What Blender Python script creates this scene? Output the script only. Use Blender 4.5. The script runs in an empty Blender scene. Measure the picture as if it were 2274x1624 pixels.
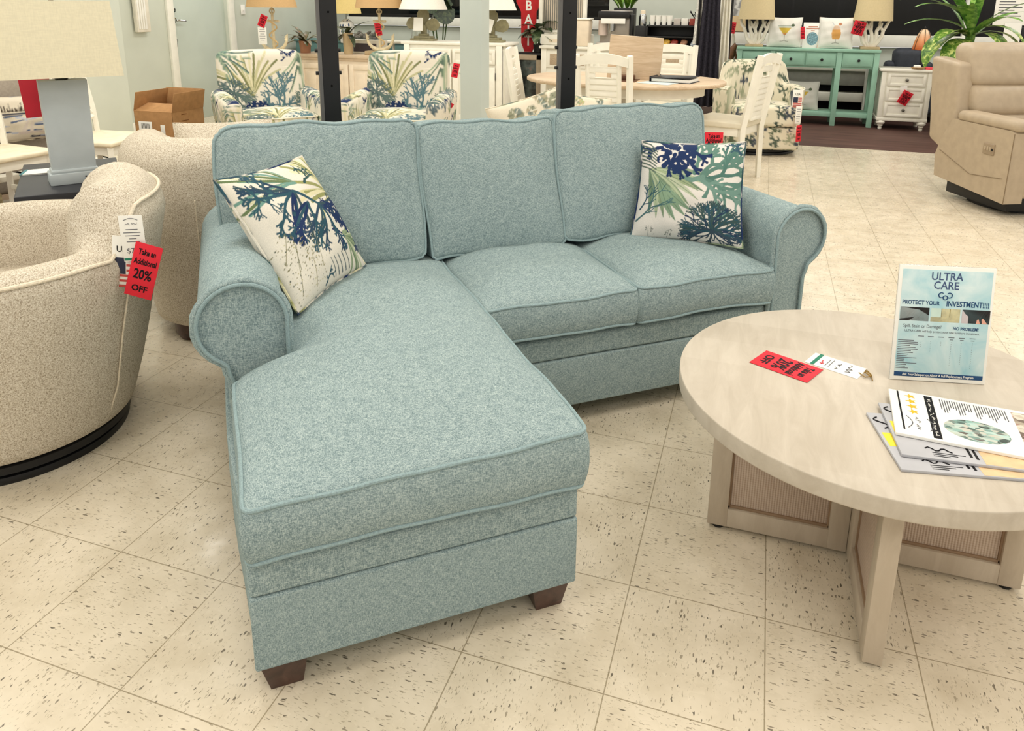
import bpy, bmesh, math, random
import numpy as np
from mathutils import Vector, Matrix

SC = bpy.context.scene
COL = SC.collection

# ------------------------------------------------------------------ camera, world, lights, exposure
cam = bpy.data.cameras.new('camera')
cam.sensor_fit = 'HORIZONTAL'
cam.sensor_width = 36.0
cam.lens = 1662.71 / 2274.0 * 36.0
cam.shift_x = (1137.0 - 1133.76) / 2274.0
cam.shift_y = (432.56 - 812.0) / 2274.0
cam.clip_start = 0.05
cam_o = bpy.data.objects.new('camera', cam)
COL.objects.link(cam_o)
CR = [(0.9479324, 0.3183659, 0.0082037), (0.0860111, -0.2311253, -0.9691146), (-0.3066369, 0.9193608, -0.2464742)]
rt, dn, fw = (Vector(r) for r in CR)
cam_o.matrix_world = Matrix(((rt.x, -dn.x, -fw.x, 0.196401), (rt.y, -dn.y, -fw.y, -1.505919), (rt.z, -dn.z, -fw.z, 1.331396), (0, 0, 0, 1)))
SC.camera = cam_o

SC.view_settings.view_transform = 'Standard'
SC.view_settings.look = 'None'
SC.view_settings.exposure = 0.0
SC.view_settings.gamma = 1.0
SC.view_settings.use_curve_mapping = False

wd = bpy.data.worlds.new('world')
SC.world = wd
wd.use_nodes = True
wd.node_tree.nodes['Background'].inputs[0].default_value = (1.0, 0.97, 0.92, 1)
wd.node_tree.nodes['Background'].inputs[1].default_value = 0.72

def area_light(name, loc, sx, sy, power, col=(1.0, 0.975, 0.93)):
    l = bpy.data.lights.new(name, 'AREA')
    l.shape = 'RECTANGLE'; l.size = sx; l.size_y = sy; l.energy = power; l.color = col
    o = bpy.data.objects.new(name, l); COL.objects.link(o); o.location = loc
    return o

# fluorescent troffers in the showroom ceiling, in a grid; the weaker first column is fill added to brighten the left wall
for _i, _x in enumerate((-5.5, -3.9, -1.45, 1.0, 3.45)):
    for _j, _y in enumerate((-2.1, 0.3, 2.7, 5.1, 7.5)):
        area_light('ceiling_lamp_and_fill', (_x, _y, 2.86), 0.6, 1.2, (24.0 if _y < 2 else 26.0) * (0.55 if _i == 0 else 1.0))

# ------------------------------------------------------------------ helpers
def lin(r, g, b):
    f = lambda c: ((c / 255) / 12.92 if c <= 10.3 else (((c / 255) + 0.055) / 1.055) ** 2.4)
    return (f(r), f(g), f(b), 1.0)

class NT:
    """tiny node-tree writer"""
    def __init__(self, name, rough=0.6, spec=0.4, metal=0.0):
        self.m = bpy.data.materials.new(name); self.m.use_nodes = True
        self.t = self.m.node_tree
        self.b = self.t.nodes['Principled BSDF']
        self.b.inputs['Roughness'].default_value = rough
        self.b.inputs['Specular IOR Level'].default_value = spec
        self.b.inputs['Metallic'].default_value = metal
    def n(self, typ, **kw):
        nd = self.t.nodes.new(typ)
        for k, v in kw.items():
            if k.startswith('i_'):
                key = k[2:]
                key = int(key) if key.isdigit() else key.replace('_', ' ')
                s = nd.inputs[key]
                if isinstance(v, bpy.types.NodeSocket): self.t.links.new(v, s)
                else: s.default_value = v
            else: setattr(nd, k, v)
        return nd
    def link(self, a, b): self.t.links.new(a, b)
    def coord(self, scale=(1, 1, 1), rot=(0, 0, 0), loc=(0, 0, 0), out='Object'):
        tc = self.n('ShaderNodeTexCoord')
        mp = self.n('ShaderNodeMapping', i_Scale=scale, i_Rotation=rot, i_Location=loc)
        self.link(tc.outputs[out], mp.inputs[0]); return mp.outputs[0]
    def noise(self, vec, scale, detail=2.0, rough=0.5, dist=0.0):
        nd = self.n('ShaderNodeTexNoise', i_Scale=scale, i_Detail=detail, i_Roughness=rough, i_Distortion=dist)
        self.link(vec, nd.inputs['Vector']); return nd.outputs['Fac']
    def math(self, op, a, b=0.0, c=0.0):
        nd = self.n('ShaderNodeMath', operation=op, i_0=a, i_1=b)
        if op in ('MULTIPLY_ADD', 'COMPARE', 'SMOOTH_MIN'):
            if isinstance(c, bpy.types.NodeSocket): self.link(c, nd.inputs[2])
            else: nd.inputs[2].default_value = c
        return nd.outputs[0]
    def ramp(self, fac, stops, interp='LINEAR'):
        nd = self.n('ShaderNodeValToRGB'); nd.color_ramp.interpolation = interp
        el = nd.color_ramp.elements
        while len(el) < len(stops): el.new(0.5)
        for e, (p, c) in zip(el, stops): e.position = p; e.color = c
        self.link(fac, nd.inputs[0]); return nd.outputs[0]
    def mix(self, fac, a, b, blend='MIX'):
        nd = self.n('ShaderNodeMix', data_type='RGBA', blend_type=blend)
        for v, k in ((fac, 0), (a, 6), (b, 7)):
            if isinstance(v, bpy.types.NodeSocket): self.link(v, nd.inputs[k])
            else: nd.inputs[k].default_value = v
        return nd.outputs[2]
    def base(self, c):
        if isinstance(c, bpy.types.NodeSocket): self.link(c, self.b.inputs['Base Color'])
        else: self.b.inputs['Base Color'].default_value = c
    def bump(self, h, strength=0.3, dist=0.002):
        nd = self.n('ShaderNodeBump', i_Strength=strength, i_Distance=dist)
        self.link(h, nd.inputs['Height']); self.link(nd.outputs[0], self.b.inputs['Normal'])

MATS = {}
def plain(name, rgb, rough=0.6, spec=0.4, metal=0.0, var=0.06, scale=14.0):
    """painted / moulded surface: one colour with slight procedural mottling"""
    if name in MATS: return MATS[name]
    t = NT(name, rough, spec, metal)
    c = lin(*rgb)
    f = t.noise(t.coord(), scale, 3.0)
    lo = tuple(x * (1 - var) for x in c[:3]) + (1,)
    hi = tuple(min(1, x * (1 + var)) for x in c[:3]) + (1,)
    t.base(t.ramp(f, [(0.35, lo), (0.65, hi)]))
    MATS[name] = t.m
    return t.m

def weave(name, ca, cb, cc, fine=260.0, k=7.0, med=30.0, bump=0.5):
    """heathered upholstery: short light and dark threads running along every axis"""
    t = NT(name, 0.92, 0.15)
    fs = []
    for sc in ((fine, fine, fine / k), (fine, fine / k, fine), (fine / k, fine, fine)):
        fs.append(t.noise(t.coord(sc), 1.0, 1.5, 0.6))
    a = t.math('ADD', t.math('ADD', fs[0], fs[1]), fs[2])
    a = t.math('MULTIPLY', a, 1 / 3)
    m = t.noise(t.coord(), med, 3.0, 0.6)
    a2 = t.math('MULTIPLY_ADD', m, 0.10, t.math('SUBTRACT', a, 0.05))
    t.base(t.ramp(a2, [(0.405, lin(*ca)), (0.5, lin(*cb)), (0.595, lin(*cc))]))
    t.bump(a, bump, 0.002)
    return t.m

def wood(name, ca, cb, scale=(3, 40, 40), rough=0.5, spec=0.4, dist=1.2):
    t = NT(name, rough, spec)
    f = t.noise(t.coord(scale), 1.0, 4.0, 0.6, dist)
    t.base(t.ramp(f, [(0.3, lin(*ca)), (0.7, lin(*cb))]))
    return t.m

def attr_mat(name, rough=0.85):
    """printed cloth: dye colours carried by the cloth itself, plus fine thread noise"""
    t = NT(name, rough, 0.2)
    a = t.n('ShaderNodeAttribute', attribute_name='print')
    f = t.noise(t.coord((500, 500, 500)), 1.0, 1.0)
    g = t.ramp(f, [(0.3, (0.86, 0.86, 0.86, 1)), (0.7, (1, 1, 1, 1))])
    t.base(t.mix(1.0, a.outputs['Color'], g, 'MULTIPLY'))
    t.bump(f, 0.25, 0.001)
    return t.m

class MB:
    """collects shapes and links them as ONE mesh object"""
    def __init__(self): self.v = []; self.f = []
    def add(self, vs, fs, M=None):
        o = len(self.v)
        if M is None: self.v.extend(tuple(p) for p in vs)
        else: self.v.extend(tuple(M @ Vector(p)) for p in vs)
        self.f.extend(tuple(i + o for i in q) for q in fs)
        return self
    def rbox(self, c, s, r=0.004, n=1, k=2, fn=None, M=None):
        h = [x / 2 for x in s]; r = min(r, min(h) * 0.98)
        nn = n if isinstance(n, (tuple, list)) else (n, n, n)
        ts = []
        for a in range(3):
            e = [-h[a] + r * i / k for i in range(k)]
            m = [-(h[a] - r) + 2 * (h[a] - r) * i / nn[a] for i in range(nn[a] + 1)]
            ts.append(e + m + [-x for x in reversed(e)])
        idx = {}; vs = []; fs = []
        def vid(p):
            key = (round(p[0], 6), round(p[1], 6), round(p[2], 6))
            i = idx.get(key)
            if i is None:
                q = [max(-(h[j] - r), min(h[j] - r, p[j])) for j in range(3)]
                d = [p[j] - q[j] for j in range(3)]
                l = math.sqrt(d[0] ** 2 + d[1] ** 2 + d[2] ** 2)
                if l > 1e-9: p = tuple(q[j] + d[j] / l * r for j in range(3))
                i = len(vs); idx[key] = i
                vs.append(fn(*p) if fn else p)
            return i
        for a in range(3):
            b, c2 = (a + 1) % 3, (a + 2) % 3
            for sg in (-1, 1):
                for i in range(len(ts[b]) - 1):
                    for j in range(len(ts[c2]) - 1):
                        q = []
                        for (ii, jj) in ((i, j), (i + 1, j), (i + 1, j + 1), (i, j + 1)):
                            p = [0, 0, 0]; p[a] = sg * h[a]; p[b] = ts[b][ii]; p[c2] = ts[c2][jj]
                            q.append(vid(tuple(p)))
                        fs.append(tuple(q) if sg > 0 else tuple(reversed(q)))
        vs = [(x + c[0], y + c[1], z + c[2]) for x, y, z in vs]
        return self.add(vs, fs, M)
    def bx(self, x0, x1, y0, y1, z0, z1, r=0.003, M=None):
        return self.rbox(((x0 + x1) / 2, (y0 + y1) / 2, (z0 + z1) / 2), (x1 - x0, y1 - y0, z1 - z0), r, 1, 1, None, M)
    def lathe(self, prof, c=(0, 0, 0), seg=20, M=None):
        vs = []; fs = []
        for r, z in prof:
            for i in range(seg):
                a = 2 * math.pi * i / seg
                vs.append((c[0] + r * math.cos(a), c[1] + r * math.sin(a), c[2] + z))
        for k in range(len(prof) - 1):
            for i in range(seg):
                j = (i + 1) % seg
                fs.append((k * seg + i, k * seg + j, (k + 1) * seg + j, (k + 1) * seg + i))
        fs.append(tuple(reversed(range(seg)))); fs.append(tuple((len(prof) - 1) * seg + i for i in range(seg)))
        return self.add(vs, fs, M)
    def cyl(self, p0, p1, r0, r1=None, seg=14, M=None):
        return self.tube([p0, p1], [r0, r0 if r1 is None else r1], seg, False, M)
    def tube(self, pts, r, seg=8, closed=False, M=None, flat=1.0):
        P = [Vector(p) for p in pts]; n = len(P)
        rr = r if isinstance(r, (list, tuple)) else [r] * n
        vs = []; fs = []; up = None
        for i in range(n):
            a = P[(i - 1) % n] if (closed or i > 0) else P[i]
            b = P[(i + 1) % n] if (closed or i < n - 1) else P[i]
            t = (b - a)
            if t.length < 1e-9: t = Vector((0, 0, 1))
            t.normalize()
            if up is None:
                up = Vector((0, 0, 1)) if abs(t.z) < 0.9 else Vector((1, 0, 0))
            s = t.cross(up)
            if s.length < 1e-6: s = t.cross(Vector((0.3, 1, 0.2)))
            s.normalize(); up = s.cross(t).normalized()
            for k in range(seg):
                an = 2 * math.pi * k / seg
                vs.append(P[i] + (s * math.cos(an) + up * math.sin(an) * flat) * rr[i])
        m = n if closed else n - 1
        for i in range(m):
            for k in range(seg):
                i2 = (i + 1) % n; k2 = (k + 1) % seg
                fs.append((i * seg + k, i * seg + k2, i2 * seg + k2, i2 * seg + k))
        if not closed:
            fs.append(tuple(reversed(range(seg)))); fs.append(tuple((n - 1) * seg + k for k in range(seg)))
        return self.add(vs, fs, M)
    def prism(self, poly, a0, a1, ax='z', M=None):
        """polygon extruded from a0 to a1; ax names the extruded axis"""
        P = {'z': lambda p, a: (p[0], p[1], a), 'y': lambda p, a: (p[0], a, p[1]), 'x': lambda p, a: (a, p[0], p[1])}[ax]
        n = len(poly)
        vs = [P(p, a0) for p in poly] + [P(p, a1) for p in poly]
        fs = [(i, (i + 1) % n, n + (i + 1) % n, n + i) for i in range(n)]
        fs.append(tuple(reversed(range(n)))); fs.append(tuple(n + i for i in range(n)))
        return self.add(vs, fs, M)
    def grid(self, rows, closed=False, M=None):
        """rows: list of equally long point lists"""
        m = len(rows[0]); vs = [p for r in rows for p in r]; fs = []
        for i in range(len(rows) - 1):
            for j in range(m if closed else m - 1):
                k = (j + 1) % m
                fs.append((i * m + j, i * m + k, (i + 1) * m + k, (i + 1) * m + j))
        return self.add(vs, fs, M)
    def text(self, s, size, M, bold=0.0, sx=1.0, align='CENTER'):
        cu = bpy.data.curves.new('t', 'FONT'); cu.body = s; cu.size = size
        cu.align_x = align; cu.align_y = 'CENTER'; cu.offset = bold * size
        cu.dimensions = '2D'; cu.fill_mode = 'FRONT'; cu.resolution_u = 3
        o = bpy.data.objects.new('t', cu)
        me = bpy.data.meshes.new_from_object(o)
        vs = [(v.co.x * sx, v.co.y, v.co.z) for v in me.vertices]; fs = [tuple(p.vertices) for p in me.polygons]
        bpy.data.objects.remove(o); bpy.data.curves.remove(cu); bpy.data.meshes.remove(me)
        return self.add(vs, fs, M)
    def build(self, name, mat, parent=None, smooth=True, ang=38, fix=True):
        me = bpy.data.meshes.new(name)
        me.from_pydata(self.v, [], self.f)
        bm = bmesh.new(); bm.from_mesh(me)
        if fix: bmesh.ops.recalc_face_normals(bm, faces=bm.faces)
        if smooth:
            ca = math.radians(ang)
            for f in bm.faces: f.smooth = True
            for e in bm.edges:
                if len(e.link_faces) == 2 and e.calc_face_angle(0) > ca: e.smooth = False
        bm.to_mesh(me); bm.free()
        me.materials.append(mat)
        o = bpy.data.objects.new(name, me); COL.objects.link(o)
        if parent: o.parent = parent
        return o

def tag(o, label, cat, group=None, kind=None):
    o['label'] = label; o['category'] = cat
    if group: o['group'] = group
    if kind: o['kind'] = kind
    return o
def thing(name, label, cat, loc=(0, 0, 0), rz=0.0, group=None):
    o = bpy.data.objects.new(name, None); COL.objects.link(o)
    o.location = loc; o.rotation_euler = (0, 0, rz); o.empty_display_size = 0.05
    return tag(o, label, cat, group)
def struct(o): o['kind'] = 'structure'; return o
def copy_tree(o, parent=None):
    c = o.copy(); COL.objects.link(c)
    if parent: c.parent = parent
    for ch in list(o.children): copy_tree(ch, c)
    return c
def again(proto, label, loc, rz=None, group=None):
    c = copy_tree(proto); c['label'] = label; c.location = loc
    if rz is not None: c.rotation_euler = (0, 0, rz)
    if group: c['group'] = group
    return c
def frame(o, origin, right, up):
    """orient a thing so its local X runs right, local Z up and -Y out of its face"""
    r = Vector(right).normalized(); u = Vector(up); u = (u - r * u.dot(r)).normalized(); y = u.cross(r)
    o.matrix_world = Matrix(((r.x, y.x, u.x, origin[0]), (r.y, y.y, u.y, origin[1]), (r.z, y.z, u.z, origin[2]), (0, 0, 0, 1)))
    return o
def face(x, y, z):
    """matrix laying text (XY plane) on a local XZ face that looks towards -Y"""
    return Matrix(((1, 0, 0, x), (0, 0, -1, y), (0, 1, 0, z), (0, 0, 0, 1)))

R = math.radians
def smooth01(x, a, b):
    t = max(0.0, min(1.0, (x - a) / (b - a))); return t * t * (3 - 2 * t)

# ------------------------------------------------------------------ printed cloth: strokes of dye on a canvas
class Canvas:
    def __init__(self, bg, n=560):
        self.n = n; self.a = np.empty((n, n, 3)); self.a[:] = lin(*bg)[:3]
    def seg(self, p, q, w0, w1, col):
        n = self.n; c = np.array(lin(*col)[:3]); w = max(w0, w1) + 2 / n
        x0 = max(0, int((min(p[0], q[0]) - w) * n)); x1 = min(n, int((max(p[0], q[0]) + w) * n) + 1)
        y0 = max(0, int((min(p[1], q[1]) - w) * n)); y1 = min(n, int((max(p[1], q[1]) + w) * n) + 1)
        if x1 <= x0 or y1 <= y0: return
        X, Y = np.meshgrid((np.arange(x0, x1) + .5) / n, (np.arange(y0, y1) + .5) / n)
        dx, dy = q[0] - p[0], q[1] - p[1]; L = dx * dx + dy * dy + 1e-12
        t = np.clip(((X - p[0]) * dx + (Y - p[1]) * dy) / L, 0, 1)
        d = np.hypot(X - p[0] - t * dx, Y - p[1] - t * dy)
        al = np.clip((w0 + (w1 - w0) * t - d) * n + .5, 0, 1)[..., None]
        s = self.a[y0:y1, x0:x1]; s[:] = s * (1 - al) + c * al
    def line(self, pts, w0, w1, col):
        m = len(pts) - 1
        for i in range(m): self.seg(pts[i], pts[i + 1], w0 + (w1 - w0) * i / m, w0 + (w1 - w0) * (i + 1) / m, col)
    def dot(self, x, y, r, col): self.seg((x, y), (x, y), r, r, col)
    def coral(self, x, y, a, L, w, col, depth, rnd, spread=0.6, wob=0.25):
        pts = [(x, y)]; b = a
        for i in range(4):
            b += rnd.uniform(-wob, wob); x += math.cos(b) * L / 4; y += math.sin(b) * L / 4; pts.append((x, y))
        self.line(pts, w, w * 0.75, col)
        if depth > 0:
            for s in ([-1, 1] if rnd.random() < 0.6 else [-1, 0, 1]):
                self.coral(x, y, b + s * spread * rnd.uniform(0.6, 1.2), L * rnd.uniform(0.62, 0.85), w * 0.78, col, depth - 1, rnd, spread, wob)
            if rnd.random() < 0.7:
                px, py = pts[2]; self.coral(px, py, a + rnd.choice((-1, 1)) * spread * 1.4, L * 0.5, w * 0.7, col, max(0, depth - 2), rnd, spread, wob)
        else: self.dot(x, y, w * 1.15, col)
    def fan(self, x, y, a, spread, count, L, w, cols, rnd, bend=0.3, tipw=0.5):
        for i in range(count):
            t = (i / (count - 1) - .5) if count > 1 else 0
            b = a + t * spread; l = L * rnd.uniform(0.75, 1.05); pts = [(x, y)]; px, py = x, y
            for k in range(6):
                b += t * bend / 3 + rnd.uniform(-.08, .08); px += math.cos(b) * l / 6; py += math.sin(b) * l / 6; pts.append((px, py))
            self.line(pts, w, w * tipw, cols[i % len(cols)])
    def blob(self, x, y, R, count, r0, r1, col, rnd, holes=None):
        for i in range(count):
            a = rnd.uniform(0, 6.3); d = R * math.sqrt(rnd.random()); q = (x + d * math.cos(a), y + d * math.sin(a))
            self.seg((x + (q[0] - x) * .6, y + (q[1] - y) * .6), q, r0, rnd.uniform(r0, r1), col)
        if holes:
            for i in range(count // 3):
                a = rnd.uniform(0, 6.3); d = R * math.sqrt(rnd.random())
                self.dot(x + d * math.cos(a), y + d * math.sin(a), r0 * rnd.uniform(.5, .9), holes)
    def sprig(self, x, y, a, L, col, rnd, w=0.0025):
        qx, qy = x + math.cos(a) * L, y + math.sin(a) * L
        self.seg((x, y), (qx, qy), w, w * .7, col)
        for i in range(16):
            t = rnd.uniform(.2, 1); s = rnd.choice((-1, 1)) * rnd.uniform(.2, .45) * L * (1.1 - t * .6)
            bx, by = x + (qx - x) * t - math.sin(a) * s, y + (qy - y) * t + math.cos(a) * s
            self.seg((bx, by), (bx + .008, by + .006), w * 1.1, w, col)
    def sample(self, u, v):
        n = self.n; x = (u % 1.0) * n - .5; y = (v % 1.0) * n - .5
        i = np.floor(x).astype(int); j = np.floor(y).astype(int); fx = (x - i)[:, None]; fy = (y - j)[:, None]
        g = lambda a, b: self.a[b % n, a % n]
        return (g(i, j) * (1 - fx) + g(i + 1, j) * fx) * (1 - fy) + (g(i, j + 1) * (1 - fx) + g(i + 1, j + 1) * fx) * fy

def dye(o, cv, uvf):
    """colour the cloth of o: uvf maps an (n,3) vertex array to u, v"""
    me = o.data; n = len(me.vertices); co = np.empty(n * 3); me.vertices.foreach_get('co', co)
    nr = np.empty(n * 3); me.vertices.foreach_get('normal', nr)
    u, v = uvf(co.reshape(-1, 3), nr.reshape(-1, 3)); c = cv.sample(u, v)
    at = me.color_attributes.new('print', 'FLOAT_COLOR', 'POINT')
    at.data.foreach_set('color', np.c_[c, np.ones(n)].ravel())
def box_uv(s, ou=0.0, ov=0.0):
    def f(co, nr):
        ax = np.abs(nr); k = ax.argmax(1)
        u = np.where(k == 0, co[:, 1], co[:, 0]); v = np.where(k == 2, co[:, 1], co[:, 2])
        return u / s + ou, v / s + ov
    return f

NAVY = (33, 52, 92); TEAL = (48, 84, 98); SEA = (112, 152, 140); OLIVE = (150, 152, 98); SAGE = (160, 178, 148); SAND = (216, 208, 190)

# ------------------------------------------------------------------ materials of the room
def tile_floor():
    t = NT('vinyl_tile', 0.34, 0.45)
    T = 0.3048
    v = t.coord((1 / T, 1 / T, 1))
    sp = t.n('ShaderNodeSeparateXYZ'); t.link(v, sp.inputs[0])
    X, Y = sp.outputs[0], sp.outputs[1]
    fx = t.math('FLOOR', X); fy = t.math('FLOOR', Y)
    par = t.math('MODULO', t.math('ABSOLUTE', t.math('ADD', fx, fy)), 2.0)
    def edge(a):
        fr = t.math('FRACT', a)
        return t.math('MINIMUM', fr, t.math('SUBTRACT', 1.0, fr))
    e = t.math('MINIMUM', edge(X), edge(Y))
    seam = t.math('LESS_THAN', e, 0.0042)
    cid = t.n('ShaderNodeCombineXYZ', i_X=fx, i_Y=fy)
    wn = t.n('ShaderNodeTexWhiteNoise', noise_dimensions='2D'); t.link(cid.outputs[0], wn.inputs['Vector'])
    off = t.n('ShaderNodeVectorMath', operation='SCALE'); t.link(wn.outputs['Color'], off.inputs[0]); off.inputs['Scale'].default_value = 20
    vv = t.n('ShaderNodeVectorMath', operation='ADD'); t.link(v, vv.inputs[0]); t.link(off.outputs[0], vv.inputs[1])
    def flecks(sx, sy, sc, th, size):
        mp = t.n('ShaderNodeMapping', i_Scale=(sx, sy, 1)); t.link(vv.outputs[0], mp.inputs[0])
        w = t.n('ShaderNodeTexNoise', i_Scale=sc * 1.3, i_Detail=2.0); t.link(mp.outputs[0], w.inputs['Vector'])
        ad = t.n('ShaderNodeMix', data_type='VECTOR'); ad.inputs[0].default_value = 0.06
        t.link(mp.outputs[0], ad.inputs[4]); t.link(w.outputs['Color'], ad.inputs[5])
        vo = t.n('ShaderNodeTexVoronoi', voronoi_dimensions='2D', i_Scale=sc, i_Randomness=1.0); t.link(ad.outputs[1], vo.inputs['Vector'])
        s2 = t.n('ShaderNodeSeparateColor'); t.link(vo.outputs['Color'], s2.inputs[0])
        on = t.math('GREATER_THAN', s2.outputs[0], th)
        rad = t.math('MULTIPLY', s2.outputs[1], size)
        near = t.math('LESS_THAN', vo.outputs['Distance'], rad)
        return t.math('MULTIPLY', on, near), s2.outputs[2]
    res = []
    for sc, th, size in ((17, 0.74, 0.30), (30, 0.62, 0.34)):
        a, ca = flecks(0.9, 3.0, sc, th, size); b, cb = flecks(2.6, 1.05, sc, th, size)
        f = t.n('ShaderNodeMix', data_type='FLOAT'); t.link(par, f.inputs[0]); t.link(a, f.inputs[2]); t.link(b, f.inputs[3])
        g = t.n('ShaderNodeMix', data_type='FLOAT'); t.link(par, g.inputs[0]); t.link(ca, g.inputs[2]); t.link(cb, g.inputs[3])
        res.append((f.outputs[0], g.outputs[0]))
    big = t.noise(v, 2.2, 4.0, 0.6)
    base = t.ramp(big, [(0.3, lin(207, 194, 170)), (0.5, lin(218, 206, 183)), (0.7, lin(226, 214, 192))])
    stk = t.noise(t.coord((12, 12, 12)), 1.0, 5.0, 0.7)
    base = t.mix(t.math('MULTIPLY', t.ramp(stk, [(0.55, (0, 0, 0, 1)), (0.75, (1, 1, 1, 1))]), 0.35), base, lin(196, 184, 158))
    dk = t.ramp(res[1][1], [(0.0, lin(150, 138, 116)), (1.0, lin(188, 176, 152))])
    c = t.mix(t.math('MULTIPLY', res[1][0], 0.8), base, dk)
    dk2 = t.ramp(res[0][1], [(0.0, lin(84, 78, 66)), (0.45, lin(122, 112, 96)), (1.0, lin(168, 156, 134))])
    c = t.mix(t.math('MULTIPLY', res[0][0], 0.92), c, dk2)
    c = t.mix(t.math('MULTIPLY', seam, 0.75), c, lin(134, 120, 92))
    t.base(c)
    rr = t.noise(v, 5.0, 3.0)
    mr = t.n('ShaderNodeMapRange', i_1=0.3, i_2=0.7, i_3=0.16, i_4=0.36); t.link(rr, mr.inputs[0])
    t.link(mr.outputs[0], t.b.inputs['Roughness'])
    t.bump(t.noise(v, 9.0, 2.0), 0.05, 0.004)
    return t.m

M_TILE = tile_floor()
M_PLANK = wood('dark_plank_floor', (72, 50, 44), (100, 72, 63), (1.2, 14, 14), 0.6, 0.3)
M_PLANK2 = wood('brown_plank_floor', (104, 82, 62), (142, 114, 88), (14, 1.2, 14), 0.6, 0.3)
M_SAGE = plain('sage_wall_paint', (204, 209, 196), 0.7, 0.3, var=0.03, scale=3)
M_SAGE2 = plain('sage_column_paint', (200, 209, 203), 0.6, 0.3, var=0.03, scale=3)
M_DOOR = plain('sage_door_paint', (198, 208, 198), 0.55, 0.35, var=0.03, scale=3)
M_TRIM = plain('white_trim_paint', (236, 234, 222), 0.5, 0.4, var=0.03)
M_CEIL = plain('ceiling_tile', (236, 232, 222), 0.9, 0.1, var=0.03)
M_GLASS = plain('night_window_glass', (9, 9, 12), 0.06, 0.5, var=0.2, scale=2)
M_BLACK = plain('black_steel', (13, 12, 14), 0.5, 0.45, var=0.2)
M_BLACKP = plain('black_plastic', (20, 20, 21), 0.45, 0.4, var=0.2)
M_GREYST = plain('grey_steel', (96, 94, 92), 0.5, 0.4)
M_WHITE = plain('white_furniture_paint', (240, 236, 222), 0.45, 0.4, var=0.03)
M_CREAM = plain('cream_furniture_paint', (232, 216, 192), 0.5, 0.4, var=0.04)
M_PAPER = plain('white_paper', (240, 238, 230), 0.7, 0.2, var=0.02)
M_RED = plain('red_card', (214, 36, 52), 0.6, 0.3, var=0.05)
M_INK = plain('black_ink', (16, 14, 18), 0.6, 0.2)
M_STRING = plain('string', (206, 196, 176), 0.8, 0.1)
M_BROWNLEG = wood('espresso_wood', (52, 32, 26), (82, 54, 44), (30, 4, 30), 0.35, 0.5)
M_CHROME = plain('chrome', (190, 190, 188), 0.2, 0.5, 1.0)

# ------------------------------------------------------------------ the room
struct(MB().add([(-8, -4, 0), (6, -4, 0), (6, 6.35, 0), (-8, 6.35, 0)], [(0, 1, 2, 3)]).build('floor', M_TILE))
struct(MB().bx(-8, 6, 6.35, 9.2, -0.05, 0.004, 0.002).build('floor', M_PLANK))
struct(MB().bx(-6, -3.3, 0.9, 3.1, -0.05, 0.003, 0.001).build('floor', M_PLANK2))
struct(MB().bx(-8, 6, -4, 9.2, 2.9, 2.95).build('ceiling', M_CEIL))
# wall on the left, with the door
w = MB().bx(-6.15, -6.0, -4, 5.30, 0, 2.9).bx(-6.15, -6.0, 6.22, 9.2, 0, 2.9).bx(-6.15, -6.0, 5.30, 6.22, 2.05, 2.9)
struct(w.build('wall_left', M_SAGE))
d = struct(MB().bx(-6.09, -6.045, 5.30, 6.22, 0.0, 2.05).build('door_1', M_DOOR))
MB().lathe([(0.032, 0), (0.032, 0.012), (0.012, 0.014), (0.012, 0.05)], M=Matrix.Translation((-6.045, 5.37, 1.13)) @ Matrix.Rotation(R(90), 4, 'Y')).tube([(-6.0, 5.37, 1.13), (-5.985, 5.40, 1.13), (-5.985, 5.49, 1.12)], 0.011, 8).build('door_handle', M_CHROME, d)
MB().lathe([(0.026, 0), (0.026, 0.02), (0.018, 0.024)], M=Matrix.Translation((-6.045, 5.37, 1.24)) @ Matrix.Rotation(R(90), 4, 'Y')).build('door_lock', M_CHROME, d)
MB().bx(-6.045, -6.0, 5.31, 5.35, 0.84, 0.93).build('strike_plate', M_CHROME, d)
tr = MB().bx(-6.0, -5.965, 5.21, 5.305, 0, 2.1).bx(-6.0, -5.965, 6.215, 6.31, 0, 2.1).bx(-6.0, -5.965, 5.21, 6.31, 2.05, 2.14)
struct(tr.build('trim_1', M_TRIM))
struct(MB().bx(-6.0, -5.985, -4, 5.21, 0, 0.1).bx(-6.0, -5.985, 6.31, 9.0, 0, 0.1).build('baseboard_left', M_TRIM))
# a shallow pier on the left wall
struct(MB().bx(-6.02, -5.9, 3.4, 4.50, 0, 2.9, 0.004).build('wall_pier', plain('pale_sage_paint', (213, 218, 205), 0.7, 0.3, var=0.03, scale=3)))
# back wall with the two strips of night windows
w = MB().bx(-8, -6.08, 9.0, 9.15, 0, 2.9).bx(-6.08, -1.9, 9.0, 9.15, 0, 1.0).bx(-1.9, -0.55, 9.0, 9.15, 0, 2.9).bx(-0.55, 6, 9.0, 9.15, 0, 0.84)
w.bx(-6.08, -1.9, 9.0, 9.15, 2.3, 2.9).bx(-0.55, 6, 9.0, 9.15, 2.3, 2.9)
struct(w.build('wall_back', M_SAGE))
wi = struct(MB().bx(-6.1, -1.88, 8.93, 9.04, 1.014, 1.13).bx(-6.14, -6.04, 8.95, 9.04, 1.0, 2.4).build('window_1', M_TRIM))
MB().bx(-6.08, -1.9, 9.06, 9.08, 1.05, 2.3).build('pane', M_GLASS, wi)
wi = struct(MB().bx(-0.56, 6, 8.93, 9.04, 0.857, 1.0).bx(-0.56, -0.48, 8.95, 9.04, 0.9, 2.4).bx(2.42, 2.50, 8.95, 9.04, 0.9, 2.4).build('window_2', M_TRIM))
p = NT('window_blind', 0.5, 0.4)
f = p.noise(p.coord((14, 1, 0.25)), 1.0, 2.0)
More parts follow.
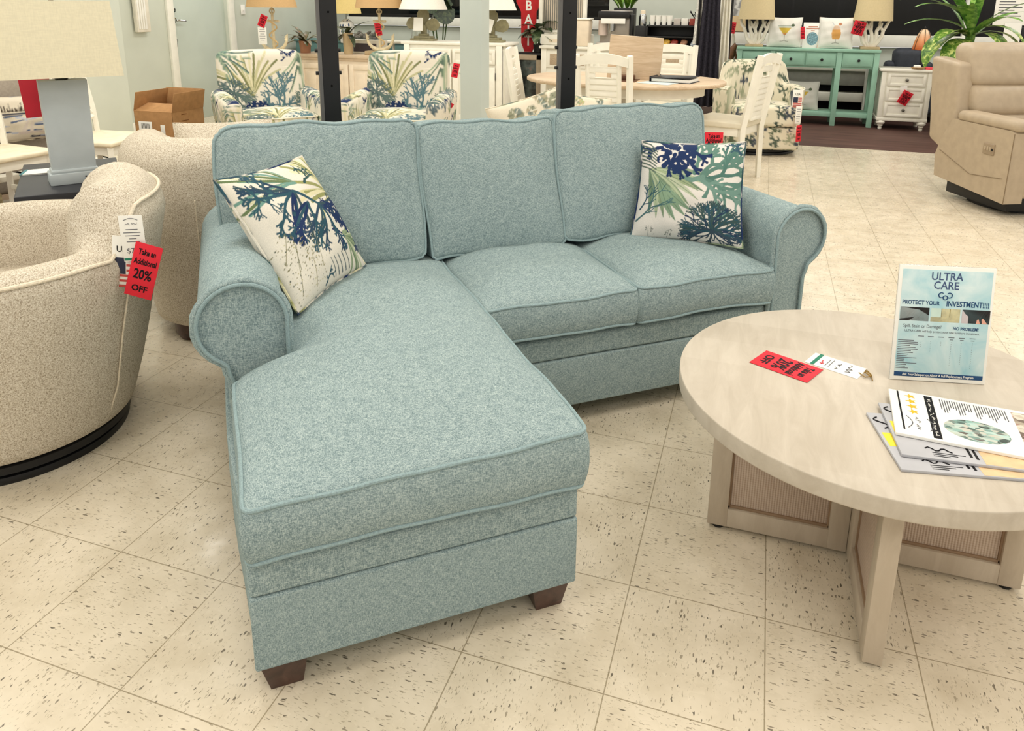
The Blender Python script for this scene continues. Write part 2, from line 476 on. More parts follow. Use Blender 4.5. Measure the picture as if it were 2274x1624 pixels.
p.base(p.ramp(f, [(0.5, lin(5, 5, 6)), (0.66, lin(12, 12, 14)), (0.76, lin(44, 42, 46))]))
MB().bx(-0.5, 6, 9.06, 9.08, 0.9, 2.3).build('pane', p.m, wi)
struct(MB().bx(-8, 6, 8.985, 9.0, 0, 0.1).build('baseboard_back', M_TRIM))
struct(MB().bx(-1.55, -1.41, 2.74, 2.88, 0, 2.9, 0.006).build('trim_2', M_SAGE2))

# ------------------------------------------------------------------ blue chaise sofa
M_BLUE = weave('blue_grey_weave', (106, 126, 129), (141, 159, 160), (176, 190, 188), 700.0, 6.0, 45.0)
M_PIPE = plain('blue_piping', (140, 160, 162), 0.9, 0.15, var=0.14, scale=300)
SA = R(39.4); SO = (-0.635, -0.546, 0.0)
def sof(u, v, z=0.0): return (SO[0] + u * math.cos(SA) - v * math.sin(SA), SO[1] + u * math.sin(SA) + v * math.cos(SA), z)

sofa = thing('chaise_sofa', 'blue-grey upholstered sofa with a long chaise on its left end', 'sofa', SO, SA)
def blk(u0, u1, v0, v1, z0, z1, r=0.012): return ((u0 + u1) / 2, (v0 + v1) / 2, (z0 + z1) / 2), (u1 - u0, v1 - v0, z1 - z0), r
m = MB()
side = lambda x, y, z: (x - (0.030 * smooth01(y + 0.72, 0.02, 0.55) if x < -0.2 else 0), y, z)
c, s, r = blk(0, 0.685, 0, 1.44, 0.072, 0.239, 0.006); m.rbox(c, s, r, (3, 12, 1), 3, side)
c, s, r = blk(0.66, 1.762, 0.697, 1.44, 0.072, 0.239, 0.006); m.rbox(c, s, r, (3, 3, 1), 3)
m.build('base', M_BLUE, sofa)
m = MB()
c, s, r = blk(0.001, 0.684, 0.002, 1.44, 0.2405, 0.314, 0.008); m.rbox(c, s, r, (3, 12, 1), 3, side)
c, s, r = blk(0.66, 1.762, 0.699, 1.44, 0.241, 0.318); m.rbox(c, s, r, (3, 3, 1), 3)
m.build('seat_rail', M_BLUE, sofa)

def rr_path(hw, hd, r, z, n=5, step=0.03):
    pts = []
    for cx, cy, a0 in ((hw - r, hd - r, 0), (-hw + r, hd - r, 90), (-hw + r, -hd + r, 180), (hw - r, -hd + r, 270)):
        for i in range(n + 1):
            a = R(a0 + 90 * i / n); pts.append((cx + r * math.cos(a), cy + r * math.sin(a), z))
    out = []
    for i, p in enumerate(pts):
        q = pts[(i + 1) % len(pts)]; d = math.dist(p, q); k = max(1, int(d / step))
        for j in range(k): out.append(tuple(p[a] + (q[a] - p[a]) * j / k for a in range(3)))
    return out

def seat_pad(name, u0, u1, v0, v1, z0, z1, crown, seed, warp=None, tilt=0.0, n=(22, 26, 4)):
    hw, hd, hh = (u1 - u0) / 2, (v1 - v0) / 2, (z1 - z0) / 2
    cu, cv = (u0 + u1) / 2, (v0 + v1) / 2
    rnd = random.Random(seed); ph = [rnd.uniform(0, 6.3) for _ in range(6)]
    def fn(x, y, z, pipe=False):
        tx, ty = max(-1, min(1, x / hw)), max(-1, min(1, y / hd))
        k = (1 - abs(tx) ** 3.2) * (1 - abs(ty) ** 3.2)
        wob = 0.0035 * math.sin(x * 17 + ph[0]) + 0.003 * math.sin(y * 19 + ph[1]) + 0.002 * math.sin((x + y) * 37 + ph[2])
        zz = z + wob * (0.6 if z > 0 else 0.5)
        if z < 0: zz += 0.008 * (1 - tx * tx) * abs(ty) ** 3
        if z > 0: zz += crown * k + tilt * (tx + 1) / 2 + 0.0025 * k * math.sin(x * 23 + ph[3]) * math.sin(y * 15 + ph[4])
        b = 0.010 * (1 - (z / hh) ** 2) if not pipe else 0.0
        xx = x + (b if tx > 0 else -b) * abs(tx) ** 6 + 0.003 * math.sin(y * 11 + ph[5]) * abs(tx) ** 4
        yy = y + (b if ty > 0 else -b) * abs(ty) ** 6 + 0.003 * math.sin(x * 13 + ph[4]) * abs(ty) ** 4
        X, Y, Z = xx + cu, yy + cv, zz + (z0 + z1) / 2
        return warp(X, Y, Z) if warp else (X, Y, Z)
    o = MB().rbox((0, 0, 0), (2 * hw, 2 * hd, 2 * hh), 0.016, n, 3, fn).build(name, M_BLUE, sofa, ang=70)
    pm = MB()
    for zz in (hh - 0.006, -hh + 0.006):
        pm.tube([fn(x, y, z, True) for x, y, z in rr_path(hw + 0.001, hd + 0.001, 0.022, zz, 5, 0.02)], 0.0047, 8, True)
    pm.build('piping', M_PIPE, o)
    return o
def chaise_warp(x, y, z):
    k = smooth01(y, 0.47, 0.545); t = (0.678 - x) / 0.678
    x2 = x + 0.132 * k * max(0, t)
    return (x2, y, z)
seat_pad('chaise_cushion', 0.003, 0.689, -0.022, 1.20, 0.329, 0.453, 0.062, 3, chaise_warp, 0.018, (24, 54, 4))
seat_pad('seat_cushion', 0.694, 1.214, 0.668, 1.20, 0.332, 0.460, 0.052, 5)
seat_pad('seat_cushion', 1.222, 1.748, 0.668, 1.20, 0.333, 0.463, 0.050, 8)

def back_pad(u0, u1, z0, z1, vb, lean, seed, rc=0.045, T=0.17, crown=0.035, shear=0.0, flat=0.0):
    hw, hh, ht = (u1 - u0) / 2, (z1 - z0) / 2, T / 2
    rnd = random.Random(seed); ph = [rnd.uniform(0, 6.3) for _ in range(6)]
    a = R(lean); ca, sa = math.cos(a), math.sin(a)
    def fn(x, y, z, pipe=False):
        rcc = rc if z > 0 else 0.018
        qx, qz = max(-(hw - rcc), min(hw - rcc, x)), max(-(hh - rcc), min(hh - rcc, z))
        dx, dz = x - qx, z - qz
        if dx and dz:
            l = math.hypot(dx, dz); k = max(abs(dx), abs(dz)) / l; dx *= k; dz *= k
            x, z = qx + dx, qz + dz
        tx, tz = max(-1, min(1, x / hw)), max(-1, min(1, z / hh))
        k = (1 - abs(tx) ** 3) * (1 - abs(tz) ** 3)
        wob = 0.004 * math.sin(x * 14 + ph[0]) * abs(tz) ** 2 + 0.004 * math.sin(x * 31 + ph[3]) * abs(tz) ** 3
        z2 = z + wob
        x2 = x + 0.004 * math.sin(z * 16 + ph[1]) * abs(tx) ** 2 + shear * tz
        y2 = y - (crown * k * (0.85 + 0.3 * -tz * 0.5) if y < 0 else -0.02 * k) + 0.003 * math.sin(x * 12 + z * 9 + ph[2]) * k
        if not pipe:
            b = 0.008 * (1 - (y / ht) ** 2); x2 += (b if tx > 0 else -b) * abs(tx) ** 6; z2 += (b if tz > 0 else -b) * abs(tz) ** 6
        # lean back about the bottom front edge
        yy, zz = y2 + ht, z2 + hh
        return ((u0 + u1) / 2 + x2, vb + yy * ca + zz * sa, z0 - yy * sa * 0.6 + zz * ca)
    o = MB().rbox((0, 0, 0), (2 * hw, T, 2 * hh), 0.016, (20, 4, 20), 3, fn).build('back_cushion', M_BLUE, sofa, ang=70)
    pm = MB()
    for yy in (-ht + 0.006, ht - 0.006):
        pts = [(x, yy, z) for x, z, _ in rr_path(hw + 0.001, hh + 0.001, 0.012, 0, 4, 0.02)]
        pm.tube([fn(*p, True) for p in pts], 0.0047, 8, True)
    pm.build('piping', M_PIPE, o)
    return o
back_pad(-0.010, 0.630, 0.495, 0.965, 1.085, 12.5, 11, 0.05)
back_pad(0.642, 1.140, 0.485, 0.945, 1.085, 12.5, 12, 0.02, shear=-0.012)
back_pad(1.142, 1.775, 0.500, 0.975, 1.085, 12.5, 13, 0.05, shear=-0.008)

def roll_arm(inner, outer, cu, cz, rr, v0, v1):
    sg = 1 if inner > outer else -1     # +1: left arm (inner face on the +u side)
    prof = [(inner, 0.08), (inner, 0.3), (inner, cz - 0.07)]
    for i in range(0, 20):
        a = R(-8 + 248 * i / 19); prof.append((cu + sg * rr * math.cos(a), cz + rr * math.sin(a)))
    e = prof[-1]
    prof += [(e[0] + (outer - e[0]) * 0.45, e[1] - 0.012), (outer - sg * 0.002 + (0.008 * -sg), e[1] - 0.032), (outer, e[1] - 0.06), (outer, 0.25), (outer, 0.08)]
    n = len(prof)
    mc = (sum(p[0] for p in prof) / n, sum(p[1] for p in prof) / n)
    rows = []
    vs = [v0 + 0.010, v0 + 0.002, v0, v0 + 0.003, v0 + 0.012] + [v0 + 0.03 + (v1 - v0 - 0.03) * i / 8 for i in range(9)]
    ins = [0.016, 0.012, 0.006, 0.001, 0.0] + [0.0] * 9
    for k, (v, d) in enumerate(zip(vs, ins)):
        row = []
        for i, (pu, pz) in enumerate(prof):
            q0, q1 = prof[max(0, i - 1)], prof[min(n - 1, i + 1)]
            tx, tz = q1[0] - q0[0], q1[1] - q0[1]; l = math.hypot(tx, tz) + 1e-9
            nx, nz = -tz / l * -sg, tx / l * -sg           # inward normal
            puck = 0.0025 * math.sin(i * 2.1) * math.exp(-((v - v0 - 0.03) / 0.03) ** 2) if 6 < i < 18 else 0
            row.append((pu - nx * (-d) + nx * puck, v, max(0.08, pz - nz * (-d) + nz * puck)))
        rows.append(row)
    m = MB().grid(rows, True)
    m.f.append(tuple(range(n))); m.f.append(tuple((len(rows) - 1) * n + i for i in range(n)))
    o = m.build('arm', M_BLUE, sofa, ang=60)
    MB().tube([(pu, v0 - 0.001, pz) for pu, pz in prof], 0.0052, 8).build('piping', M_PIPE, o)
    return o
roll_arm(0.133, 0.0, 0.029, 0.563, 0.106, 0.552, 1.40)
roll_arm(1.757, 1.880, 1.857, 0.558, 0.102, 0.680, 1.40)
MB().rbox((0.94, 1.375, 0.47), (1.86, 0.13, 0.78), 0.04, (4, 1, 2), 3).build('back_frame', M_BLUE, sofa)
def sofa_leg(u, v, w=0.094, dt=0.085, dirn=0):
    t = 0.020
    x0, x1, y0, y1 = u, u + w, v, v + dt
    top = [(x0, y0, 0.088), (x1, y0, 0.088), (x1, y1, 0.088), (x0, y1, 0.088)]
    bot = [(x0 + t, y0 + t, 0), (x1 - t * 0.6, y0 + t, 0), (x1 - t * 0.6, y1 - t * 0.6, 0), (x0 + t, y1 - t * 0.6, 0)]
    MB().add(bot + top, [(3, 2, 1, 0), (4, 5, 6, 7), (0, 1, 5, 4), (1, 2, 6, 5), (2, 3, 7, 6), (3, 0, 4, 7)]).build('leg', M_BROWNLEG, sofa, smooth=False)
sofa_leg(0.006, 0.004); sofa_leg(0.580, 0.006); sofa_leg(1.775, 0.72); sofa_leg(0.01, 1.33); sofa_leg(1.775, 1.33)

# ------------------------------------------------------------------ printed pillows on the sofa
M_PRINT = attr_mat('printed_cloth')
def pillow_cloth(name, label, cat, corners, thick, cv, pinch=0.06, n=230, mat=None, parent_piping=True, group=None):
    """corners: bottom-left, bottom-right, top-right, top-left of the face we see"""
    A, B, Cc, D = (Vector(p) for p in corners)
    nrm = (B - A).cross(D - A).normalized()
    ctr = (A + B + Cc + D) / 4
    o = None
    vs = []; uv = []
    def pos(a, b, side):
        ha = a - pinch * (a - .5) * (1 - (2 * b - 1) ** 2) * 1.0
        hb = b - pinch * (b - .5) * (1 - (2 * a - 1) ** 2) * 1.0
        p = A * (1 - ha) * (1 - hb) + B * ha * (1 - hb) + Cc * ha * hb + D * (1 - ha) * hb
        w = max(0, (1 - abs(2 * a - 1) ** 2.4)) * max(0, (1 - abs(2 * b - 1) ** 2.4))
        w = w ** 0.55
        cr = 0.003 * math.sin(a * 19 + b * 7) * w + 0.002 * math.sin(b * 23 - a * 5) * w
        return p + nrm * (side * thick * .5 * w + cr - 0.0) - ctr
    m = MB()
    for side in (1, -1):
        k = n if side == 1 else n // 3
        rows = [[tuple(pos(i / k, j / k, side)) for i in range(k + 1)] for j in range(k + 1)]
        m.grid(rows); uv += [(i / k, j / k) for j in range(k + 1) for i in range(k + 1)]
    o = m.build(name, mat or M_PRINT, ang=80)
    o.location = ctr
    tag(o, label, cat, group)
    if cv:
        U = np.array(uv)
        dye(o, cv, lambda co, nr: (U[:, 0] * .998, U[:, 1] * .998))
    if parent_piping:
        pts = []
        for a, b, c2, d2 in ((0, 0, 1, 0), (1, 0, 1, 1), (1, 1, 0, 1), (0, 1, 0, 0)):
            for i in range(24):
                t = i / 24; pts.append(tuple(pos(a + (c2 - a) * t, b + (d2 - b) * t, 0)))
        q = MB().tube(pts, 0.0045, 6, True).build('piping', M_PRINT if cv else mat, o)
        if cv:
            dye(q, cv, lambda co, nr: ((co[:, 0] * 2.3 + co[:, 1] * 1.7) % 1, (co[:, 2] * 2.1) % 1))
    return o

rnd = random.Random(4)
cv = Canvas((226, 220, 206))
cols3 = [OLIVE, (196, 194, 140), (120, 126, 84)]
cv.fan(1.02, 0.60, R(130), 1.2, 17, 0.58, 0.015, [(204, 200, 150), OLIVE, (226, 218, 180), OLIVE], rnd, 0.9, 1.1)
cv.fan(0.56, 0.80, R(155), 0.75, 13, 0.60, 0.013, [SEA, (206, 204, 168), (104, 122, 84)], rnd, 0.5, 0.8)
cv.fan(0.76, 0.30, R(-38), 1.3, 13, 0.42, 0.017, [(142, 158, 126), (188, 196, 164), (112, 132, 104)], rnd, 0.7, 0.6)
DK = [TEAL, (46, 70, 92), (58, 80, 88), NAVY]
def fronds(hx, hy, a0, a1, step, L):
    for a in range(a0, a1, step):
        aa = R(a + rnd.uniform(-5, 5)); c = rnd.choice(DK); x, y, b = hx, hy, aa; pts = [(x, y)]
        for k in range(7):
            b += rnd.uniform(-.22, .22); x += math.cos(b) * L / 7; y += math.sin(b) * L / 7; pts.append((x, y))
            if k > 1: cv.coral(x, y, b + rnd.choice((-.6, .6)), .04, .0085, c, 1, rnd, .5)
        cv.line(pts, .013, .0095, c); cv.coral(x, y, b, .04, .0095, c, 1, rnd, .6)
fronds(0.45, 0.735, 140, 275, 15, .36); fronds(0.66, 0.585, -150, 5, 14, .34); fronds(0.52, 0.62, 195, 262, 17, .34)
cv.line([(0.45, .74), (.55, .66), (.66, .58)], .016, .014, TEAL)
cv.coral(0.26, 0.80, R(100), 0.09, 0.010, TEAL, 3, rnd, .6); cv.coral(0.12, 0.86, R(-60), 0.09, 0.009, TEAL, 3, rnd, .5)
cv.coral(0.66, 0.78, R(60), 0.08, 0.012, (52, 84, 84), 3, rnd, .8, .7)
cv.coral(0.96, 0.66, R(-105), 0.11, 0.018, NAVY, 4, rnd, 0.5)
cv.blob(0.90, 0.43, 0.13, 30, 0.015, 0.021, NAVY, rnd, (226, 220, 206))
cv.coral(0.93, 0.34, R(-80), 0.08, 0.012, NAVY, 3, rnd, 0.5)
cv.sprig(0.08, 0.08, R(72), 0.32, (116, 112, 72), rnd); cv.sprig(0.24, 0.06, R(80), 0.26, (140, 130, 80), rnd); cv.sprig(0.05, 0.3, R(60), 0.2, (128, 122, 84), rnd)
cv.sprig(0.34, 0.16, R(75), 0.26, (132, 128, 92), rnd); cv.sprig(0.14, 0.22, R(80), 0.26, (112, 116, 84), rnd)
for i in range(150): cv.dot(rnd.uniform(.02, .36), rnd.uniform(.02, .42), rnd.uniform(.002, .005), rnd.choice(((128, 122, 84), (180, 172, 120), (84, 92, 84))))
cv.coral(0.36, 0.03, R(60), 0.06, 0.009, TEAL, 2, rnd, .6)
for i in range(5): cv.line([(0.50 + i * .05, .04), (0.49 + i * .05, .10), (0.46 + i * .05, .18)], .006, .004, (70, 88, 96))
pillow_cloth('throw_pillow', 'coral-print throw pillow tipped on its corner against the left sofa arm', 'pillow',
    [sof(0.175, 0.745, 0.492), sof(0.418, 1.045, 0.505), sof(0.245, 1.125, 0.862), sof(-0.012, 0.905, 0.852)], 0.15, cv)

rnd = random.Random(9)
cv = Canvas((228, 222, 214))
def blade(x, y, a, L, w, col, bend):
    pts = []; b = a
    for k in range(9): pts.append((x, y)); b += bend / 8; x += math.cos(b) * L / 8; y += math.sin(b) * L / 8
    for k in range(8): cv.seg(pts[k], pts[k + 1], w * math.sin(math.pi * (k + .4) / 8.6), w * math.sin(math.pi * (k + 1.4) / 8.6), col)
    cv.line(pts, .003, .002, (98, 122, 98))
LG = [(142, 160, 130), (178, 190, 158), (120, 142, 116), (160, 174, 138), (190, 198, 170)]
for k in range(13): blade(0.09, 0.72, R(8 - k * 6.5 + rnd.uniform(-3, 3)), .62 - .012 * k + rnd.uniform(-.05, .05), .030, LG[k % 5], R(-22))
for a in (-62, -75, -52): blade(0.20, 0.62, R(a), .46, .034, (132, 158, 132), R(18))
GR = [(116, 150, 138), (98, 134, 122), (132, 160, 144), (84, 122, 112)]
for a, l in ((40, .20), (64, .18), (8, .20), (-22, .18), (-50, .17)):
    cv.coral(0.60, 0.64, R(a), l, 0.024, rnd.choice(GR), 3, rnd, 0.55, 0.25)
cv.coral(0.54, 0.70, R(92), 0.13, 0.022, GR[1], 3, rnd, 0.5); cv.line([(.42, .66), (.52, .63), (.62, .66)], .022, .026, GR[0])
cv.blob(0.34, 0.90, 0.20, 46, 0.018, 0.028, NAVY, rnd, (228, 222, 214))
for x, y, a in ((.44, .86, -50), (.36, .84, -80), (.26, .86, -70), (.5, .92, -20), (.2, .95, 190)): cv.coral(x, y, R(a), 0.09, 0.020, NAVY, 2, rnd, 0.5)
for i in range(8): cv.line([(.0, .99 - i * .035), (.09, .97 - i * .035), (.16, .90 - i * .03)], .008, .006, (92, 108, 98))
for a in range(-25, 210, 11):
    cv.coral(0.74, 0.13, R(a + rnd.uniform(-5, 5)), 0.11, 0.0095, rnd.choice((TEAL, (42, 62, 88), (60, 84, 84))), 3, rnd, 0.36, 0.3)
for a in (190, 215, 240, 300, 330): cv.coral(0.74, 0.13, R(a), 0.10, 0.009, (58, 76, 90), 2, rnd, 0.4, 0.3)
cv.coral(0.02, 0.18, R(62), 0.16, 0.009, (72, 108, 112), 3, rnd, .35); cv.coral(0.04, 0.3, R(50), 0.12, 0.008, TEAL, 2, rnd, .4)
cv.coral(0.97, 0.88, R(120), 0.09, 0.012, (58, 88, 104), 3, rnd)
cv.sprig(0.16, 0.02, R(95), 0.12, (110, 116, 110), rnd); cv.sprig(0.33, 0.02, R(80), 0.09, (120, 124, 116), rnd)
pillow_cloth('throw_pillow', 'square coral-print throw pillow sitting upright beside the right sofa arm', 'pillow',
    [sof(1.390, 1.035, 0.500), sof(1.706, 0.795, 0.500), sof(1.792, 0.935, 0.852), sof(1.450, 1.085, 0.850)], 0.15, cv)

# ------------------------------------------------------------------ boucle seating
def boucle():
    t = NT('boucle_cloth', 0.95, 0.1)
    f = t.noise(t.coord(), 240.0, 2.0, 0.6)
    g = t.noise(t.coord(), 420.0, 1.0, 0.5)
    a = t.math('MULTIPLY_ADD', g, 0.4, t.math('MULTIPLY', f, 0.6))
    t.base(t.ramp(a, [(0.36, lin(150, 137, 117)), (0.46, lin(194, 182, 162)), (0.56, lin(216, 207, 190)), (0.66, lin(228, 221, 207))]))
    t.bump(a, 0.6, 0.003)
    return t.m
M_BOUCLE = boucle()
M_BPIPE = plain('boucle_piping', (224, 212, 190), 0.9, 0.1, var=0.12, scale=200)

def shell(path, hgt, thick, flare, zb, zseat, sub=1):
    """upholstered wall swept along a plan path; hgt(i) is its height, outward is to the right of travel"""
    rows = []; n = len(path); seam = []
    for i, p in enumerate(path):
        a = path[max(0, i - 1)]; b = path[min(n - 1, i + 1)]
        tx, ty = b[0] - a[0], b[1] - a[1]; l = math.hypot(tx, ty); nx, ny = ty / l, -tx / l
        h = hgt(i / (n - 1)); th = thick(i / (n - 1)) if callable(thick) else thick
        prof = []
        for z in (zb, zb + 0.01, zb + 0.04, 0.2, 0.32, h * 0.7, h - th * 0.52):
            ins = -0.012 if z == zb else 0.0
            prof.append((flare * ((z - zb) / 0.6) ** 0.8 + ins if z > zb else ins, z))
        o0 = prof[-1][0]
        for k in range(1, 10):
            an = math.pi * k / 10
            prof.append((o0 - th * .5 + th * .5 * math.cos(an), h - th * .52 + th * .52 * math.sin(an)))
        prof += [(o0 - th, h - th * .55), (o0 - th - 0.01, (h + zseat) / 2), (o0 - th - 0.015, zseat)]
        if sub > 1: prof = [(prof[j][0] + (prof[j + 1][0] - prof[j][0]) * q / sub, prof[j][1] + (prof[j + 1][1] - prof[j][1]) * q / sub) for j in range(len(prof) - 1) for q in range(sub)] + [prof[-1]]
        rows.append([(p[0] + nx * o, p[1] + ny * o, z) for o, z in prof])
        an = R(32)
        seam.append((p[0] + nx * (o0 - th * .5 + (th * .5 + .004) * math.cos(an)), p[1] + ny * (o0 - th * .5 + (th * .5 + .004) * math.cos(an)), h - th * .52 + (th * .52 + .004) * math.sin(an)))
    m = MB().grid(rows)
    k = len(rows[0]); m.f.append(tuple(range(k))); m.f.append(tuple((n - 1) * k + j for j in range(k)))
    return m, seam

def barrel_chair(name, label, loc, rz, Rb=0.41, hb=0.83, ha=0.60, mat=M_BOUCLE, pip=M_BPIPE, flare=0.085, half=140, base=True, group=None, thick=0.12, s0=43, s1=57, bulge=0.06):
    """barrel chair; its back is towards local +Y, it faces local -Y"""
    t = thing(name, label, 'armchair', loc, rz, group)
    N = 72 if mat is M_BOUCLE else 220
    ang = [R(90 + half - 2 * half * i / N) for i in range(N + 1)]
    path = [(Rb * math.cos(a), Rb * math.sin(a)) for a in reversed(ang)]
    def hgt(s):
        d = abs(s - 0.5) * 2 * half
        return ha + (hb - ha) * (1 - smooth01(d, s0, s1)) - 0.012 * (d / half) ** 2
    def thk(s):
        d = abs(s - 0.5) * 2 * half
        return thick + bulge * (1 - smooth01(d, s0, s1 + 8))
    m, seam = shell(path, hgt, thk, flare, 0.065, 0.36, 1 if mat is M_BOUCLE else 6)
    o = m.build('shell', mat, t, ang=75)
    MB().tube(seam, 0.006, 8).build('piping', pip, o)
    for ai in ((54, -52) if mat is not M_BOUCLE else (36, -34)):
        m = MB(); a = R(90 + ai); off = [0.0, flare * .35, flare * .62, flare * .9]
        m.tube([((Rb + f + .001) * math.cos(a), (Rb + f + .001) * math.sin(a), z) for f, z in zip(off, (0.075, 0.2, 0.38, 0.54))], 0.003, 6).build('seam', pip, o)
    def cush(x, y, z):
        d = math.hypot(x, y); k = max(0, 1 - (d / 0.36) ** 3)
        return (x, y, z + (0.03 * k if z > 0 else 0))
    rim = [(0.0, 0.30), (0.33, 0.30), (0.36, 0.315), (0.365, 0.36), (0.355, 0.425), (0.33, 0.445), (0.2, 0.46), (0.0, 0.465)]
    MB().lathe([(max(r, 0.001), z) for r, z in rim], (0, -0.03, 0), 40).build('seat_cushion', mat, t, ang=60)
    MB().lathe([(0.001, 0.07), (Rb - 0.01, 0.07), (Rb - 0.01, 0.30), (0.001, 0.30)], seg=40).build('seat_base', mat, t)
    if base:
        MB().lathe([(0.001, 0.0)] + [(Rb * q, z) for q, z in ((.95, 0.0), (.96, 0.008), (.95, 0.022), (.91, 0.026), (.91, 0.034), (.98, 0.036), (.98, 0.058), (.93, 0.066))] + [(0.001, 0.066)], seg=64).build('swivel_base', M_BLACKP, t)
    return t
barrel_chair('swivel_chair', 'cream boucle barrel swivel chair with red sale tag, nearest on the left', (-1.965, 0.02, 0), R(-49), Rb=.335, hb=0.82, ha=0.655, half=142, flare=.155, s0=26, s1=40, bulge=0.11)

# long boucle sofa standing back to back with the blue one
bs = thing('boucle_sofa', 'long cream boucle sofa standing back to back behind the blue sofa', 'sofa', sof(0.88, 2.15), SA)
pth = []
W, Dp, rc = 1.18, 0.42, 0.30
for i in range(8): pth.append((-W, Dp - 0.5 * i / 8 - 0.0))
for i in range(13):
    a = R(180 + 90 * i / 12); pth.append((-W + rc + rc * math.cos(a), -Dp + 0.10 + rc - 0.12 + rc * math.sin(a)))
for i in range(1, 24): pth.append((-W + rc + (2 * W - 2 * rc) * i / 24, -Dp - 0.02))
for i in range(13):
    a = R(270 + 90 * i / 12); pth.append((W - rc + rc * math.cos(a), -Dp + 0.10 + rc - 0.12 + rc * math.sin(a)))
for i in range(1, 9): pth.append((W, Dp - 0.5 + 0.5 * i / 8))
m, seam = shell(pth, lambda s: 0.835 - 0.11 * smooth01(abs(s - .5) * 2, 0.72, 1.0), 0.20, 0.075, 0.07, 0.36)
o = m.build('shell', M_BOUCLE, bs, ang=75)
for u in (-0.98, 0.0, 0.98):
    MB().tube([(u, -Dp - 0.021 - f, z) for f, z in ((0, 0.1), (0.03, 0.25), (0.055, 0.45), (0.07, 0.62))], 0.003, 6).build('seam', M_BPIPE, o)
for cu in (-0.5, 0.5): MB().rbox((cu, 0.10, 0.40), (0.98, 0.72, 0.16), 0.05, (3, 3, 1), 3).build('seat_cushion', M_BOUCLE, bs)
MB().rbox((0, 0.05, 0.21), (2.2, 0.80, 0.24), 0.04, (3, 3, 1), 3).build('seat_base', M_BOUCLE, bs)
for lx in (-1.04, 1.04):
    for ly in (-0.30, 0.36): MB().lathe([(0.001, 0), (0.05, 0.0), (0.068, 0.03), (0.072, 0.095), (0.001, 0.095)], (lx, ly, 0), 20).build('leg', M_BROWNLEG, bs)
def slab_pillow(name, label, ctr, w, h, t, rz, lean, mat, cv=None, cat='pillow', group=None, roll=0.0):
    c = Vector(ctr); Rm = Matrix.Rotation(rz, 3, 'Z') @ Matrix.Rotation(lean, 3, 'X') @ Matrix.Rotation(roll, 3, 'Y')
    cor = [tuple(c + Rm @ Vector((sx * w / 2, 0, sz * h / 2))) for sx, sz in ((-1, -1), (1, -1), (1, 1), (-1, 1))]
    return pillow_cloth(name, label, cat, cor, t, cv, n=60, mat=mat, group=group)
slab_pillow('throw_pillow', 'plain boucle cushion lying along the top of the boucle sofa at its left end', sof(0.02, 2.08, 0.67), 0.40, 0.40, 0.16, SA, R(-38), M_BOUCLE)
rnd = random.Random(21)
def shell_canvas(seed):
    rnd = random.Random(seed); cv = Canvas((228, 218, 196), 256)
    for i in range(20):
        x, y = rnd.random(), rnd.random(); r = rnd.uniform(.07, .12)
        for k in range(8): cv.dot(x + r * .5 * math.cos(k), y + r * .5 * math.sin(k), r * .42, rnd.choice(((150, 152, 128), (170, 160, 132), (128, 140, 132))))
        for k in range(6): cv.seg((x, y), (x + r * math.cos(k), y + r * math.sin(k)), .006, .004, rnd.choice(((108, 112, 96), (226, 220, 200))))
    for i in range(4): cv.fan(rnd.random(), rnd.random(), rnd.uniform(0, 6), 1.2, 7, .2, .008, [(172, 184, 132), (206, 178, 140)], rnd)
    return cv
slab_pillow('throw_pillow', 'cream shell-print pillow on the boucle sofa left of the black post', (-0.875, 2.09, 0.69), 0.40, 0.40, 0.14, R(24), R(-14), None, shell_canvas(3), group='shell pillows on the boucle sofa', roll=R(-17))
slab_pillow('throw_pillow', 'cream shell-print pillow on the boucle sofa right of the black post', (-0.70, 2.30, 0.685), 0.38, 0.40, 0.14, R(44), R(-14), None, shell_canvas(5), group='shell pillows on the boucle sofa', roll=R(10))

# black posts between the two sofas
def post(label, u, w):
    t = thing('metal_post', label, 'post', sof(u, 1.53), SA, 'black posts behind the blue sofa')
    m = MB().bx(-w / 2, w / 2, -0.022, 0.022, 0.006, 2.898, 0.004)
    m.build('upright', M_BLACK, t)
    MB().bx(-w / 2 - 0.012, -w / 2 + 0.001, -0.020, 0.004, 0.0, 2.898, 0.002).build('side_channel', M_GREYST, t)
    MB().bx(-w / 2 - 0.05, w / 2 + 0.05, -0.06, 0.06, 0.0, 0.008, 0.002).build('foot_plate', M_BLACK, t)
    for z in (1.165, 1.085):
        MB().cyl((-w / 2 - 0.022, -0.004, z), (w / 2 + 0.009, -0.004, z), 0.007, 0.007, 10).build('peg', M_BLACK, t)
    m = MB()
    for k in range(7): MB().cyl((0, -0.0235, 0.52 + k * 0.26), (0, -0.0215, 0.52 + k * 0.26), 0.004, 0.004, 10).build('hole', plain('hole_black', (4, 4, 5), 0.9, 0.1), t)
    return t
post('black steel post behind the left end of the blue sofa', 0.400, 0.060)
post('black steel post behind the middle of the blue sofa', 1.345, 0.064)

